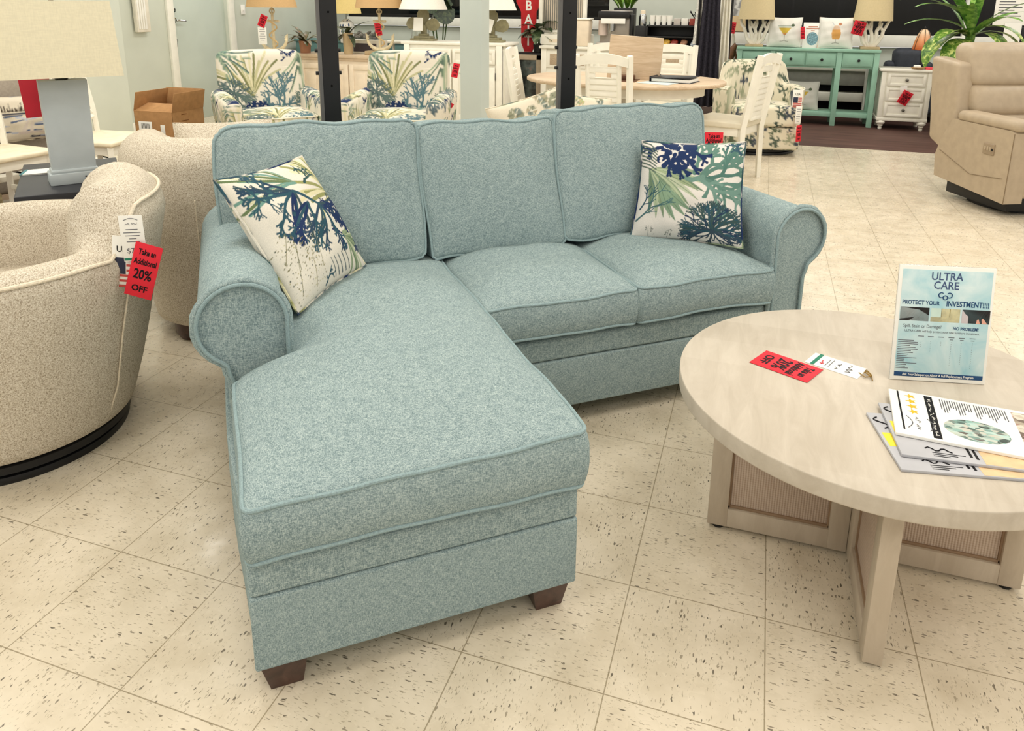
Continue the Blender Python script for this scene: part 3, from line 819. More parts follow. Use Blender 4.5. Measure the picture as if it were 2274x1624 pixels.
# ------------------------------------------------------------------ sale tags and price tags
def make_tag(label, origin, right, up, w=0.082, h=0.165, group='red sale tags', string=None, flag=True):
    t = thing('sale_tag', label, 'tag', (0, 0, 0), 0, group)
    MB().bx(-w / 2, w / 2, -0.0005, 0.0005, -h, 0, 0.0002).build('card', M_RED, t)
    s = w / 0.082; k = h / 0.165
    m = MB()
    m.text('Take an', 0.025 * s, face(0, -0.0011, -0.027 * k), 0.03, 0.66)
    m.text('Additional', 0.025 * s, face(0, -0.0011, -0.057 * k), 0.03, 0.66)
    m.text('20%', 0.042 * s, face(0, -0.0011, -0.096 * k), 0.025, 0.78)
    m.text('OFF', 0.026 * s, face(0, -0.0011, -0.139 * k), 0.03, 1.05)
    m.build('lettering', M_INK, t, smooth=False, fix=False)
    if string: MB().tube([(0, 0, -0.006)] + string, 0.0012, 5).build('string', M_STRING, t)
    frame(t, origin, right, up)
    return t
cr = Vector((0.86, 0.50, 0.0))
make_tag('large red 20% OFF tag hanging on the nearest cream boucle chair', (-1.398, 0.073, 0.668), (0.91, 0.30, -0.28), (0.12, 0.14, 0.97), 0.077, 0.158)
def scribble(m, P, x0, x1, h, seed, th=0.0009):
    """an illegible handwritten run of strokes; P maps (along, across) to a point"""
    rnd = random.Random(seed); x = x0; pts = []
    while x < x1:
        pts.append(P(x, rnd.uniform(-h, h))); x += rnd.uniform(.35, .8) * h
        if len(pts) > rnd.randint(5, 9): m.tube(pts, th, 4); pts = []; x += h * .8
    if len(pts) > 1: m.tube(pts, th, 4)
    return m
def price_tag(name, label, origin, right, up, w, h, build):
    t = thing(name, label, 'tag')
    MB().bx(-w / 2, w / 2, -0.0005, 0.0005, -h, 0, 0.0002).build('card', M_PAPER, t)
    build(t, w, h); frame(t, origin, right, up); return t
M_GREEN = plain('green_stripe', (40, 122, 96), 0.6, 0.2)
M_GREYINK = plain('grey_ink', (92, 92, 98), 0.6, 0.2)
def pt1(t, w, h):
    m = MB(); m.tube([(-w * .3 + w * .6 * i / 8, -0.0012, -0.014 + 0.006 * math.sin(math.pi * i / 8)) for i in range(9)], 0.0008, 4)
    scribble(m, lambda a, b: (a, -.0012, -.024 + b), -w * .26, w * .26, .0032, 1, .0006)
    for k, l in enumerate((0.5, 0.72, 0.6, 0.3, 0.55)): m.bx(-w * l / 2, w * l / 2, -0.0012, -0.0006, -0.042 - k * 0.009, -0.040 - k * 0.009, 0.0001)
    m.text('$747', 0.022, face(0, -0.0012, -0.104), 0, 0.95)
    m.build('lettering', M_GREYINK, t, smooth=False, fix=False)
    MB().bx(-w * .48, w * .48, -0.0012, -0.0006, -0.132, -0.125, 0.0001).build('stripe', M_GREEN, t)
price_tag('price_tag', 'white handwritten price tag behind the red tag on the boucle chair', (-1.446, 0.062, 0.752), (0.90, 0.42, 0.02), (0.03, 0, 1), 0.064, 0.135, pt1)
def pt2(t, w, h):
    m = MB().bx(-w * .42, w * .05, -0.0012, -0.0006, -0.115, -0.065, 0.0001)
    m.build('flag_canton', plain('flag_navy', (52, 56, 74), 0.6, 0.2), t)
    m = MB()
    for k in range(6): m.bx(-w * .42 if k > 2 else w * .08, w * .44, -0.0012, -0.0006, -0.075 - k * 0.016, -0.068 - k * 0.016, 0.0001)
    m.build('flag_stripe', plain('flag_red', (196, 84, 78), 0.6, 0.2), t)
    MB().text('USA', 0.026, face(0, -0.0012, -0.04), 0.01, 0.9).build('lettering', M_INK, t, smooth=False, fix=False)
price_tag('flag_tag', 'white flag-printed tag behind the red tag on the boucle chair', (-1.470, 0.058, 0.690), (0.90, 0.42, -0.12), (0.10, 0, 1), 0.066, 0.155, pt2)

# ------------------------------------------------------------------ round coffee table and what lies on it
def whitewash(name, sc, ca, cb):
    t = NT(name, 0.5, 0.35)
    f = t.noise(t.coord(sc), 1.0, 5.0, 0.65, 0.8)
    v = t.coord((1, 7.5, 1)); sp = t.n('ShaderNodeSeparateXYZ'); t.link(v, sp.inputs[0])
    wn = t.n('ShaderNodeTexWhiteNoise', noise_dimensions='1D'); t.link(t.math('FLOOR', sp.outputs[1]), wn.inputs['W'])
    g = t.math('MULTIPLY_ADD', wn.outputs['Value'], 0.18, t.math('MULTIPLY', f, 0.82))
    t.base(t.ramp(g, [(0.3, lin(*ca)), (0.66, lin(*cb))]))
    return t.m
M_WASH = whitewash('whitewashed_wood_top', (26, 5, 20), (183, 172, 155), (202, 192, 176))
M_WASH2 = whitewash('whitewashed_wood_frame', (24, 24, 5), (186, 171, 150), (205, 191, 171))
def cane():
    t = NT('woven_cane', 0.8, 0.2)
    v = t.coord(); sp = t.n('ShaderNodeSeparateXYZ'); t.link(v, sp.inputs[0])
    hz = t.math('ADD', sp.outputs[0], sp.outputs[1])
    a = t.math('SINE', t.math('MULTIPLY', hz, 1000.0)); b = t.math('SINE', t.math('MULTIPLY', sp.outputs[2], 1000.0))
    h = t.math('MULTIPLY_ADD', t.math('ADD', t.math('MULTIPLY', a, 0.75), t.math('MULTIPLY', b, 0.22)), 0.4, 0.5)
    n = t.noise(v, 60.0, 3.0)
    h2 = t.math('MULTIPLY_ADD', n, 0.3, t.math('MULTIPLY', h, 0.8))
    t.base(t.ramp(h2, [(0.1, lin(160, 136, 116)), (0.5, lin(194, 173, 154)), (0.9, lin(212, 194, 176))]))
    t.bump(h, 0.6, 0.002)
    return t.m
M_CANE = cane()
TZ = 0.465
ct = thing('coffee_table', 'round whitewashed wood coffee table on crossed cane-panelled legs', 'coffee table', (0.514, 0.293, 0))
MB().lathe([(0.001, 0.424), (0.454, 0.424), (0.4555, 0.4255), (0.456, 0.428), (0.456, 0.4615), (0.4555, 0.4638), (0.454, TZ), (0.001, TZ)], seg=120).build('tabletop', M_WASH, ct, ang=50)
for k in range(4):
    M = Matrix.Rotation(R(90 * k), 4, 'Z'); th = 0.0195
    m = MB().bx(0.308, 0.358, -th, th, 0.010, 0.424, 0.003, M).bx(0.020, 0.066, -th, th, 0.010, 0.424, 0.003, M)
    m.bx(0.064, 0.31, -th + .001, th - .001, 0.010, 0.064, 0.003, M).bx(0.064, 0.31, -th + .001, th - .001, 0.376, 0.424, 0.003, M)
    o = m.build('leg_frame', M_WASH2, ct)
    MB().bx(0.06, 0.312, -0.006, 0.006, 0.06, 0.38, 0.001, M).build('cane_panel', M_CANE, o)
    m = MB().bx(0.058, 0.070, -0.0105, 0.0105, 0.06, 0.38, 0.002, M).bx(0.303, 0.313, -0.0105, 0.0105, 0.06, 0.38, 0.002, M).bx(0.06, 0.312, -0.0105, 0.0105, 0.060, 0.071, 0.002, M)
    m.build('bead', plain('dark_bead', (150, 124, 98), 0.6, 0.3), o)
    MB().cyl(M @ Vector((0.33, 0, 0)), M @ Vector((0.33, 0, 0.011)), 0.015, 0.015, 14).build('foot_glide', M_BLACKP, o)
MB().bx(-0.0195, 0.0195, -0.0195, 0.0195, 0.01, 0.424, 0.002).build('centre_post', M_WASH2, ct)

make_tag('red 20% OFF tag lying flat on the round coffee table', (0.3775, 0.2905, TZ + 0.0015), (-0.44, -0.90, 0), (0.88, -0.47, 0), 0.093, 0.148)
def pt3(t, w, h):
    MB().bx(-w * .5, w * .5, -0.0012, -0.0006, -0.115, -0.106, 0.0001).build('stripe', M_GREEN, t)
    m = MB(); scribble(m, lambda a, b: (a, -.0012, -.030 + b), -w * .34, w * .32, .011, 4, .0008); scribble(m, lambda a, b: (a, -.0012, -.058 + b), -w * .2, w * .3, .006, 6)
    for k in range(2): m.bx(-w * .32, w * .3, -0.0012, -0.0006, -0.076 - k * .008, -0.0745 - k * .008, 0.0001)
    m.build('lettering', M_GREYINK, t, smooth=False, fix=False)
    scribble(MB(), lambda a, b: (a, -.0012, -.095 + b), -w * .1, w * .36, .006, 9).build('red_lettering', M_RED, t, smooth=False, fix=False)
    pts = [(0.006 * math.cos(a) * 3 * (1 - i / 30), -0.003 - 0.004 * math.sin(a * 1.5) ** 2, 0.012 + 0.010 * math.sin(a * 1.3)) for i, a in enumerate([x * .45 for x in range(24)])]
    MB().tube([(0, -0.001, -0.008)] + pts + [(0.02, -0.002, 0.03)], 0.0013, 6).build('twine', plain('jute_twine', (150, 122, 70), 0.9, 0.1), t)
price_tag('price_tag', 'white price tag with twine tucked under the red tag on the coffee table', (0.487, 0.342, TZ + 0.0008), (-0.42, -0.91, 0), (0.90, -0.42, 0), 0.070, 0.128, pt3)

# the slanted flyer holder
sg = thing('flyer_holder', 'acrylic holder with a pale blue furniture protection flyer', 'sign', (0.651, 0.3575, TZ), R(11.7))
lean = Matrix.Rotation(R(-7.0), 4, 'X')
t = NT('clear_acrylic', 0.08, 0.5); t.base((0.93, 0.94, 0.92, 1)); t.b.inputs['Transmission Weight'].default_value = 0.75
SW, SH = 0.2155, 0.283
MB().bx(-SW / 2, SW / 2, 0.0015, 0.004, 0, SH, 0.001, lean).bx(-SW / 2 + .03, SW / 2 - .03, 0.003, 0.045, 0.0, 0.0025, 0.001).build('acrylic', t.m, sg)
o = MB().bx(-SW / 2 + .001, SW / 2 - .001, -0.0008, 0.0012, 0.002, SH - 0.001, 0.0003, lean).build('paper', M_PAPER, sg)
t = NT('flyer_blue', 0.6, 0.3)
f = t.noise(t.coord((9, 9, 9)), 1.0, 5.0, 0.6, 0.6)
t.base(t.ramp(f, [(0.30, lin(146, 198, 210)), (0.46, lin(184, 214, 218)), (0.64, lin(212, 228, 228))]))
def panel(x0, x1, z0, z1, y=-0.0012): return MB().bx(x0, x1, y - 0.0002, y + 0.0003, z0, z1, 0.0001, lean)
panel(-SW / 2 + .009, SW / 2 - .007, 0.022, SH - 0.010).build('blue_print', t.m, o)
M_NAVY = plain('navy_print', (36, 70, 110), 0.6, 0.2)
panel(-SW / 2 + .009, SW / 2 - .007, 0.011, 0.022).build('navy_band', M_NAVY, o)
def ftext(s, size, x, z, **k): return MB().text(s, size, lean @ face(x, -0.0018, z), **k)
m = ftext('ULTRA', 0.026, 0, 0.2575, sx=0.88, bold=.012); 
m.v += []
def more(m, s, size, x, z, **k): return m.text(s, size, lean @ face(x, -0.0018, z), **k)
more(m, 'CARE', 0.026, 0, 0.236, sx=0.88, bold=.012)
m.build('title_lettering', plain('slate_print', (70, 86, 122), 0.6, 0.2), o, smooth=False, fix=False)
m = ftext('PROTECT YOUR', 0.0135, -0.053, 0.193, bold=0.02, sx=0.84)
more(m, 'INVESTMENT!!!!', 0.0185, 0.051, 0.193, bold=0.022, sx=0.74)
more(m, 'NO PROBLEM!', 0.0105, 0.052, 0.134, bold=0.025, sx=0.85)
for ax, an in ((-0.009, 0), (0.009, 180)):
    m.tube([tuple(lean @ Vector((ax + 0.006 * math.cos(R(an + 50 + i * 26)), -0.0018, 0.2135 + 0.006 * math.sin(R(an + 50 + i * 26))))) for i in range(11)], 0.0012, 5)
m.tube([tuple(lean @ Vector((0.005 * math.cos(R(i * 30)), -0.0018, 0.2075 + 0.005 * math.sin(R(i * 30))))) for i in range(12)], 0.0012, 5, True)
m.build('headline_lettering', M_NAVY, o, smooth=False, fix=False)
m = ftext('Spill, Stain or Damage?', 0.0115, -0.045, 0.136, sx=0.82)
more(m, 'ULTRA CARE will help protect your new furniture investment.', 0.0078, 0.0, 0.124, sx=0.84)
for i, x in enumerate((-0.045, -0.023, 0.0, 0.023, 0.046, 0.070)):
    m.bx(x - .007, x + .006, -0.0018, -0.0014, 0.111, 0.1125, 0.0001, lean)
    if i > 2: m.bx(x - .004, x + .004, -0.0018, -0.0014, 0.106, 0.1073, 0.0001, lean)
for i in range(17):
    l = (0.036, 0.045, 0.046, 0.028, 0.041, 0.046, 0.031, 0.036, 0.026, 0.023, 0.045, 0.018, 0.017, 0.046, 0.023, 0.021, 0.028)[i]
    m.bx(-0.0965, -0.0965 + l, -0.0018, -0.0014, 0.0995 - i * .0043, 0.1010 - i * .0043, 0.0001, lean)
for i, x in enumerate((-0.045, -0.023, 0.0, 0.023, 0.046, 0.070)):
    for k in range((4, 7, 3, 14, 13, 15)[i]): m.bx(x - .0006, x + .0006, -0.0017, -0.0014, 0.0995 - k * .0043, 0.1003 - k * .0043, 0.0001, lean)
m.build('body_lettering', M_GREYINK, o, smooth=False, fix=False)
MB().text('Ask Your Salesperson About A Full Replacement Program', 0.0085, lean @ face(0, -0.0018, 0.0165), 0.012, 0.80).build('footer_lettering', M_PAPER, o, smooth=False, fix=False)
M_PH1 = plain('photo_brown', (112, 74, 60), 0.6, 0.3, var=0.3, scale=60)
M_PH2 = plain('photo_cream', (222, 214, 170), 0.6, 0.3, var=0.12, scale=80)
M_PH3 = plain('photo_black', (34, 30, 30), 0.6, 0.3, var=0.5, scale=60)
q = panel(-0.0975, -0.0325, 0.1485, 0.1815).build('printed_photo', M_PH1, o)
lz = lambda pts: [tuple(lean @ Vector((x, -0.0017, z))) for x, z in pts]
MB().add(lz([(-0.0975, .1485), (-0.078, .1485), (-0.064, .158), (-0.0975, .152)]) + lz([(-0.0975, .1815), (-0.0325, .1815), (-0.0325, .163), (-0.055, .176)]), [(0, 1, 2, 3), (4, 5, 6, 7)]).build('dark_area', M_PH3, q, smooth=False)
q = panel(-0.0285, 0.0365, 0.1485, 0.1815).build('printed_photo', M_PH2, o)
MB().add(lz([(-0.0285, .160), (-0.006, .160), (-0.006, .1815), (-0.0285, .1815)]), [(0, 1, 2, 3)]).build('pale_area', plain('photo_mint', (200, 222, 210), 0.6, 0.3), q, smooth=False)
MB().add(lz([(-0.0055, .161), (-0.0045, .161), (-0.0045, .1815), (-0.0055, .1815)]) + lz([(.013, .161), (.0145, .161), (.0145, .1815), (.013, .1815)]), [(0, 1, 2, 3), (4, 5, 6, 7)]).build('cushion_gap', plain('photo_olive', (150, 142, 96), 0.6, 0.3), q, smooth=False)
q = panel(0.0405, 0.1025, 0.1485, 0.1815).build('printed_photo', M_PH3, o)
MB().add(lz([(.0405, .1485), (.055, .1485), (.055, .165), (.047, .172), (.0405, .1815)]) , [(0, 1, 2, 3, 4)]).build('pale_area', plain('photo_grey', (196, 186, 188), 0.6, 0.3), q, smooth=False)
MB().add(lz([(.073, .1487), (.082, .1487), (.078, .160), (.0745, .158)]) + lz([(.086, .1487), (.098, .1487), (.088, .162), (.0845, .160)]), [(0, 1, 2, 3), (4, 5, 6, 7)]).build('finger_area', plain('photo_skin', (224, 168, 148), 0.6, 0.3), q, smooth=False)

# three printed booklets fanned out by the flyer
def booklet(label, corner, ang, w, h, z, th, mat, build):
    """local X runs along the long side, Y across it; face up"""
    t = thing('furniture_booklet', label, 'booklet', (corner[0], corner[1], z), ang, 'booklets on the coffee table')
    o = MB().bx(0, w, 0, h, 0.0, th, 0.0012).build('pages', mat, t)
    build(t, w, h, th); return t
FL = lambda x, y, z: Matrix.Translation((x, y, z)) @ Matrix.Rotation(R(90), 4, 'Z')
M_STEELC = plain('grey_cover', (178, 178, 182), 0.55, 0.4, var=0.05)
M_YEL = plain('yellow_print', (238, 214, 62), 0.6, 0.3)
M_PEACH = plain('peach_print', (224, 190, 148), 0.6, 0.3, var=0.1, scale=30)
def cov(t, w, h, th):
    z = th
    MB().bx(0.150, w, 0.002, h - .002, z, z + .0004, 0.0001).build('peach_panel', M_PEACH, t)
    MB().bx(0.006, 0.034, h * .38, h * .62, z, z + .0004, 0.0001).build('yellow_block', M_YEL, t)
    m = MB().tube([(0.018 + 0.012 * math.sin(i * .55), h * .70 + 0.004 * i, z + .0006) for i in range(12)], 0.0016, 5)
    m.tube([(0.05 + 0.006 * i, h * .16 + 0.006 * math.sin(i * 1.4), z + .0006) for i in range(9)], 0.0014, 5)
    for k in range(3): m.bx(0.06, 0.12 - k * .015, h * .10 - k * .006, h * .10 + .002 - k * .006, z, z + .0005, 0.0001)
    m.bx(0.128, 0.133, 0.02, 0.07, z, z + .0005, 0.0001).bx(0.138, 0.143, 0.015, 0.06, z, z + .0005, 0.0001)
    m.build('lettering', M_INK, t, smooth=False)
booklet('lowest grey-covered booklet of the fan on the coffee table', (0.513, -0.066, 0), R(11), 0.36, 0.21, TZ + 0.0005, 0.006, M_STEELC, cov)
booklet('middle grey and peach booklet of the fan on the coffee table', (0.519, -0.022, 0), R(5), 0.36, 0.205, TZ + 0.0075, 0.006, M_STEELC, cov)
def front(t, w, h, th):
    z = th
    MB().bx(0.016, 0.0195, 0.02, h - .004, z, z + .0004, 0.0001).bx(0.070, 0.086, 0.006, h - .008, z, z + .0004, 0.0001).build('black_bar', M_INK, t)
    m = MB()
    for k in range(4):
        cx, cy = 0.042, h - 0.022 - k * 0.0235; pts = []
        for i in range(10):
            rr = 0.0115 if i % 2 == 0 else 0.0048; a = R(180 + 36 * i); pts.append((cx + rr * math.cos(a), cy + rr * math.sin(a)))
        m.prism(pts, z, z + .0005)
    m.build('gold_stars', plain('gold_print', (214, 178, 40), 0.6, 0.3), t, smooth=False)
    m = MB(); scribble(m, lambda a, b: (.048 + b, a, z + .0006), .028, .088, .006, 12, .0006)
    for rr, c0 in ((0.036, 0.066), (0.036, 0.026)):
        m.tube([(c0 + 0.01 * math.sin(math.pi * i / 10), 0.03 + 0.05 * i / 10, z + .0005) for i in range(11)], 0.0009, 4)
    for c in range(2):
        for k in range(13):
            x = 0.100 + c * 0.066 + k * 0.0048; l = 0.060 * (0.75 + 0.25 * math.sin(k * 7.3 + c)) + (0.01 * math.sin(k * 3.1))
            m.bx(x, x + 0.0020, h - .012 - l, h - .012, z, z + .0004, 0.0001)
    for k in range(5):
        for j in range(5):
            x = 0.305 + k * 0.011; m.bx(x, x + 0.005, 0.015 + j * .04, 0.045 + j * .04 - 0.004 * ((k + j) % 3), z, z + .0004, 0.0001)
    m.build('lettering', M_GREYINK, t, smooth=False, fix=False)
    scribble(MB(), lambda a, b: (.078 + b, a, z + .0006), .016, h - .018, .0042, 14, .0007).build('white_lettering', M_PAPER, t, smooth=False, fix=False)
    q = NT('bedroom_photo', 0.6, 0.3)
    vo = q.n('ShaderNodeTexVoronoi', i_Scale=1.0); q.link(q.coord((70, 160, 1)), vo.inputs['Vector']); sc = q.n('ShaderNodeSeparateColor'); q.link(vo.outputs['Color'], sc.inputs[0])
    q.base(q.ramp(sc.outputs[0], [(0.0, lin(52, 58, 52)), (0.3, lin(140, 176, 166)), (0.5, lin(196, 190, 176)), (0.7, lin(176, 204, 196)), (1.0, lin(96, 84, 78))]))
    MB().prism([(0.155 + 0.060 * math.cos(R(i * 10)), 0.066 + 0.043 * math.sin(R(i * 10))) for i in range(36)], z, z + .0004).build('printed_photo', q.m, t, smooth=False)
    q = NT('room_photo', 0.6, 0.3)
    vo = q.n('ShaderNodeTexVoronoi', i_Scale=1.0); q.link(q.coord((60, 90, 1)), vo.inputs['Vector']); sc = q.n('ShaderNodeSeparateColor'); q.link(vo.outputs['Color'], sc.inputs[0])
    q.base(q.ramp(sc.outputs[0], [(0.0, lin(86, 66, 56)), (0.25, lin(196, 184, 164)), (0.5, lin(150, 138, 122)), (0.75, lin(212, 204, 188)), (1.0, lin(136, 84, 66))]))
    MB().bx(0.236, 0.298, 0.012, h - .012, z, z + .0004, 0.0001).build('printed_photo', q.m, t, smooth=False)
booklet('topmost white booklet with gold stars and an oval bedroom photo', (0.517, 0.047, 0), R(-3.5), 0.37, 0.196, TZ + 0.0145, 0.007, M_PAPER, front)

# ------------------------------------------------------------------ left side: end table, lamp, chairs, carton
et = thing('end_table', 'black square end table under the grey lamp at the left edge', 'side table', (-2.76, 1.016, 0), R(-41.9))
M_DARK = plain('charcoal_black_paint', (44, 45, 50), 0.45, 0.4)
MB().rbox((0, 0, 0.541), (0.72, 0.40, 0.038), 0.004, 1, 2).build('tabletop', M_DARK, et)
MB().bx(-0.31, 0.31, -0.18, 0.18, 0.44, 0.522, 0.003).build('apron', M_DARK, et)
for lx in (-0.29, 0.29):
    for ly in (-0.16, 0.16): MB().bx(lx - .022, lx + .022, ly - .022, ly + .022, 0, 0.45, 0.003).build('leg', M_DARK, et)
M_LAMPG = plain('pale_grey_lamp_paint', (176, 184, 186), 0.5, 0.4, var=0.03)
def shade_mat(name, rgb, sc=220):
    t = NT(name, 0.85, 0.15)
    f = t.noise(t.coord((sc, sc, sc / 6)), 1.0, 2.0); g = t.noise(t.coord((sc / 6, sc / 6, sc)), 1.0, 2.0)
    c = lin(*rgb); lo = tuple(x * .95 for x in c[:3]) + (1,); hi = tuple(min(1, x * 1.03) for x in c[:3]) + (1,)
    t.base(t.ramp(t.math('MULTIPLY', t.math('ADD', f, g), 0.5), [(0.4, lo), (0.6, hi)]))
    return t.m
M_SHADE = shade_mat('linen_shade', (226, 218, 190))
lp = thing('table_lamp', 'pale grey block lamp with a wide cream shade on the black end table', 'lamp', (-2.637, 0.931, 0.56), R(54))
MB().bx(-0.098, 0.098, -0.060, 0.060, 0, 0.05, 0.004).bx(-0.09, 0.09, -0.054, 0.054, 0.048, 0.066, 0.008).build('base', M_LAMPG, lp)
MB().prism([(-0.083, 0.06), (0.083, 0.06), (0.090, 0.445), (-0.090, 0.445)], -0.042, 0.042, 'y').build('body', M_LAMPG, lp)
MB().cyl((0, 0, 0.44), (0, 0, 0.78), 0.010, 0.010, 12).lathe([(0.022, 0.445), (0.03, 0.455), (0.03, 0.475), (0.012, 0.48)]).build('stem', plain('pewter', (120, 118, 112), 0.35, 0.5, 0.8), lp)
def box_shade(mb, w0, d0, w1, d1, z0, z1, th=0.004):
    def ring(w, d, z): return [(-w / 2, -d / 2, z), (w / 2, -d / 2, z), (w / 2, d / 2, z), (-w / 2, d / 2, z)]
    vs = ring(w0, d0, z0) + ring(w1, d1, z1) + ring(w0 - th, d0 - th, z0) + ring(w1 - th, d1 - th, z1)
    fs = []
    for i in range(4):
        j = (i + 1) % 4
        fs += [(i, j, 4 + j, 4 + i), (8 + j, 8 + i, 12 + i, 12 + j), (j, i, 8 + i, 8 + j), (4 + i, 4 + j, 12 + j, 12 + i)]
    return mb.add(vs, fs)
box_shade(MB(), 0.445, 0.26, 0.405, 0.235, 0.462, 0.772).build('lamp_shade', M_SHADE, lp, smooth=False)
MB().bx(-0.204, 0.204, -0.004, 0.004, 0.755, 0.760, 0.001).bx(-0.004, 0.004, -0.118, 0.118, 0.755, 0.760, 0.001).build('spider', M_BLACK, lp)
MB().lathe([(0.004, 0.775), (0.022, 0.782), (0.026, 0.795), (0.012, 0.812), (0.004, 0.83)]).build('finial', M_BLACK, lp)
MB().tube([(0.035, -0.064, 0.032), (0.045, -0.072, 0.028), (0.06, -0.070, 0.026), (0.072, -0.066, 0.03)], 0.0035, 6).build('cord', M_BLACK, lp)
t = thing('sale_tag', 'plain red card hanging below the cream shade of the grey lamp', 'tag')
MB().bx(-0.068, 0.068, -0.0006, 0.0006, -0.17, 0, 0.0002).build('card', plain('deep_red_card', (176, 24, 44), 0.6, 0.3), t)
MB().tube([(0.05, 0, -0.005), (0.10, 0.01, 0.005), (0.13, 0.02, 0.03)], 0.002, 5).build('string', M_INK, t)
frame(t, (-2.87, 0.99, 0.995), (0.93, 0.36, 0.10), (-0.38, -0.1, 0.92))
t = thing('brochure', 'folded paper brochure lying under the grey lamp', 'brochure', (-2.90, 1.03, 0.5605), R(38))
MB().bx(-0.11, 0.05, -0.05, 0.06, 0, 0.002, 0.0005).bx(-0.108, 0.05, -0.05, 0.059, 0.006, 0.008, 0.0005, Matrix.Rotation(R(-2), 4, 'Y')).build('pages', M_PAPER, t)
MB().bx(-0.112, -0.100, -0.05, 0.06, 0.0, 0.006, 0.0005).build('fold', plain('teal_print', (70, 130, 136), 0.6, 0.3), t)

def xback_chair(name):
    t = thing(name, '', 'chair')
    m = MB().rbox((0.0, 0, 0.445), (0.46, 0.45, 0.03), 0.012, 2, 2); m.build('seat', plain('weathered_white_seat', (228, 216, 188), 0.5, 0.4, var=0.08, scale=20), t)
    MB().bx(0.17, 0.195, -0.19, 0.19, 0.37, 0.432).bx(-0.195, -0.17, -0.19, 0.19, 0.37, 0.432).bx(-0.18, 0.18, 0.17, 0.19, 0.37, 0.432).bx(-0.18, 0.18, -0.19, -0.17, 0.37, 0.432).build('apron', M_WHITE, t)
    for sy in (-0.195, 0.195):
        MB().tube([(0.205, sy, 0), (0.195, sy, 0.43)], [0.017, 0.024], 4).build('leg', M_WHITE, t)
        MB().tube([(-0.22, sy, 0), (-0.20, sy, 0.40), (-0.215, sy, 0.62), (-0.285, sy, 0.98)], [0.019, 0.024, 0.022, 0.018], 4).build('back_post', M_WHITE, t)
        MB().bx(-0.2, 0.2, sy - .008, sy + .008, 0.17, 0.20).build('stretcher', M_WHITE, t)
    m = MB().tube([(-0.28, -0.2, 0.95), (-0.29, 0, 0.965), (-0.28, 0.2, 0.95)], 0.03, 6, flat=0.5); m.build('top_rail', M_WHITE, t)
    MB().tube([(-0.215, -0.195, 0.56), (-0.22, 0.195, 0.56)], 0.022, 6).build('lower_rail', M_WHITE, t)
    MB().tube([(-0.216, -0.19, 0.58), (-0.28, 0.19, 0.92)], 0.014, 6).tube([(-0.216, 0.19, 0.58), (-0.28, -0.19, 0.92)], 0.014, 6).build('cross_brace', M_WHITE, t)
    return t
xc = xback_chair('dining_chair')
xc['label'] = 'white X-back dining chair just right of the grey lamp'; xc['group'] = 'white X-back chairs on the left'
xc.location = (-3.93, 2.30, 0); xc.rotation_euler = (0, 0, R(8))
again(xc, 'white X-back dining chair at the left edge, cut by the picture', (-4.08, 1.66, 0), R(-4))
rnd = random.Random(31)
cv = Canvas((226, 216, 196), 256)
for i in range(40):
    x = i / 40; h = rnd.uniform(.06, .2); cv.seg((x, .66), (x + rnd.uniform(-.02, .02), .66 + h), .010, .004, (74, 62, 52))
for k in range(26):
    y = rnd.uniform(.05, .55); x = rnd.random(); cv.seg((x, y), (x + rnd.uniform(.1, .3), y + rnd.uniform(-.05, .05)), .02, .012, rnd.choice(((150, 166, 190), (92, 108, 140), (64, 66, 84), (190, 194, 206))))
cv.seg((0, .6), (1, .6), .016, .02, (62, 66, 86))
cv.seg((.35, .2), (.42, .45), .03, .012, (220, 208, 196)); cv.seg((.45, .2), (.47, .42), .03, .012, (220, 208, 196)); cv.seg((.3, .16), (.6, .16), .03, .02, (214, 200, 190))
slab_pillow('lumbar_pillow', 'ship-print pillow standing behind the grey lamp', (-4.42, 2.20, 0.57), 0.46, 0.30, 0.12, R(62), R(-10), None, cv)
t = thing('upholstered_headboard', 'taupe upholstered panel behind the white X-back chairs', 'headboard', (-4.60, 2.08, 0), R(72))
MB().rbox((0, 0, 0.52), (1.05, 0.10, 0.92), 0.03, (3, 1, 3), 3).build('panel', plain('taupe_cloth', (170, 160, 148), 0.9, 0.1, var=0.06, scale=60), t)
for lx in (-0.45, 0.45): MB().bx(lx - .03, lx + .03, -0.03, 0.03, 0, 0.08).build('leg', M_BROWNLEG, t)
t = thing('storage_bench', 'low white bench with stacked papers under the X-back chairs', 'bench', (-4.38, 2.02, 0), R(80))
MB().bx(-0.62, 0.62, -0.05, 0.05, 0.20, 0.235).bx(-0.62, 0.62, -0.05, 0.05, 0.03, 0.06).build('shelf', M_WHITE, t)
for lx in (-0.6, 0.0, 0.6): MB().bx(lx - .02, lx + .02, -0.05, 0.05, 0, 0.235).build('upright', M_WHITE, t)
MB().bx(-0.5, -0.15, -0.045, 0.045, 0.06, 0.13).build('paper_stack', plain('magazine_mix', (190, 178, 140), 0.6, 0.3, var=0.4, scale=40), t)

bx_ = thing('cardboard_box', 'open brown cardboard carton with a shipping label by the left wall', 'box', (-4.28, 3.28, 0), R(2))
M_KRAFT = plain('kraft_card', (172, 130, 86), 0.8, 0.2, var=0.08, scale=25)
BW, BD, BH = 0.36, 0.36, 0.50
m = MB()
m.bx(-BW / 2, BW / 2, -BD / 2, -BD / 2 + .006, 0, BH, 0.001).bx(-BW / 2, BW / 2, BD / 2 - .006, BD / 2, 0, BH, 0.001)
m.bx(-BW / 2, -BW / 2 + .006, -BD / 2, BD / 2, 0, BH, 0.001).bx(BW / 2 - .006, BW / 2, -BD / 2, BD / 2, 0, BH, 0.001).bx(-BW / 2, BW / 2, -BD / 2, BD / 2, 0.30, 0.31, 0.001)
m.build('carton', M_KRAFT, bx_)
fl = lambda M: MB().bx(-BW / 2, BW / 2, -0.002, 0.002, 0, 0.15, 0.0005, M).build('flap', M_KRAFT, bx_)
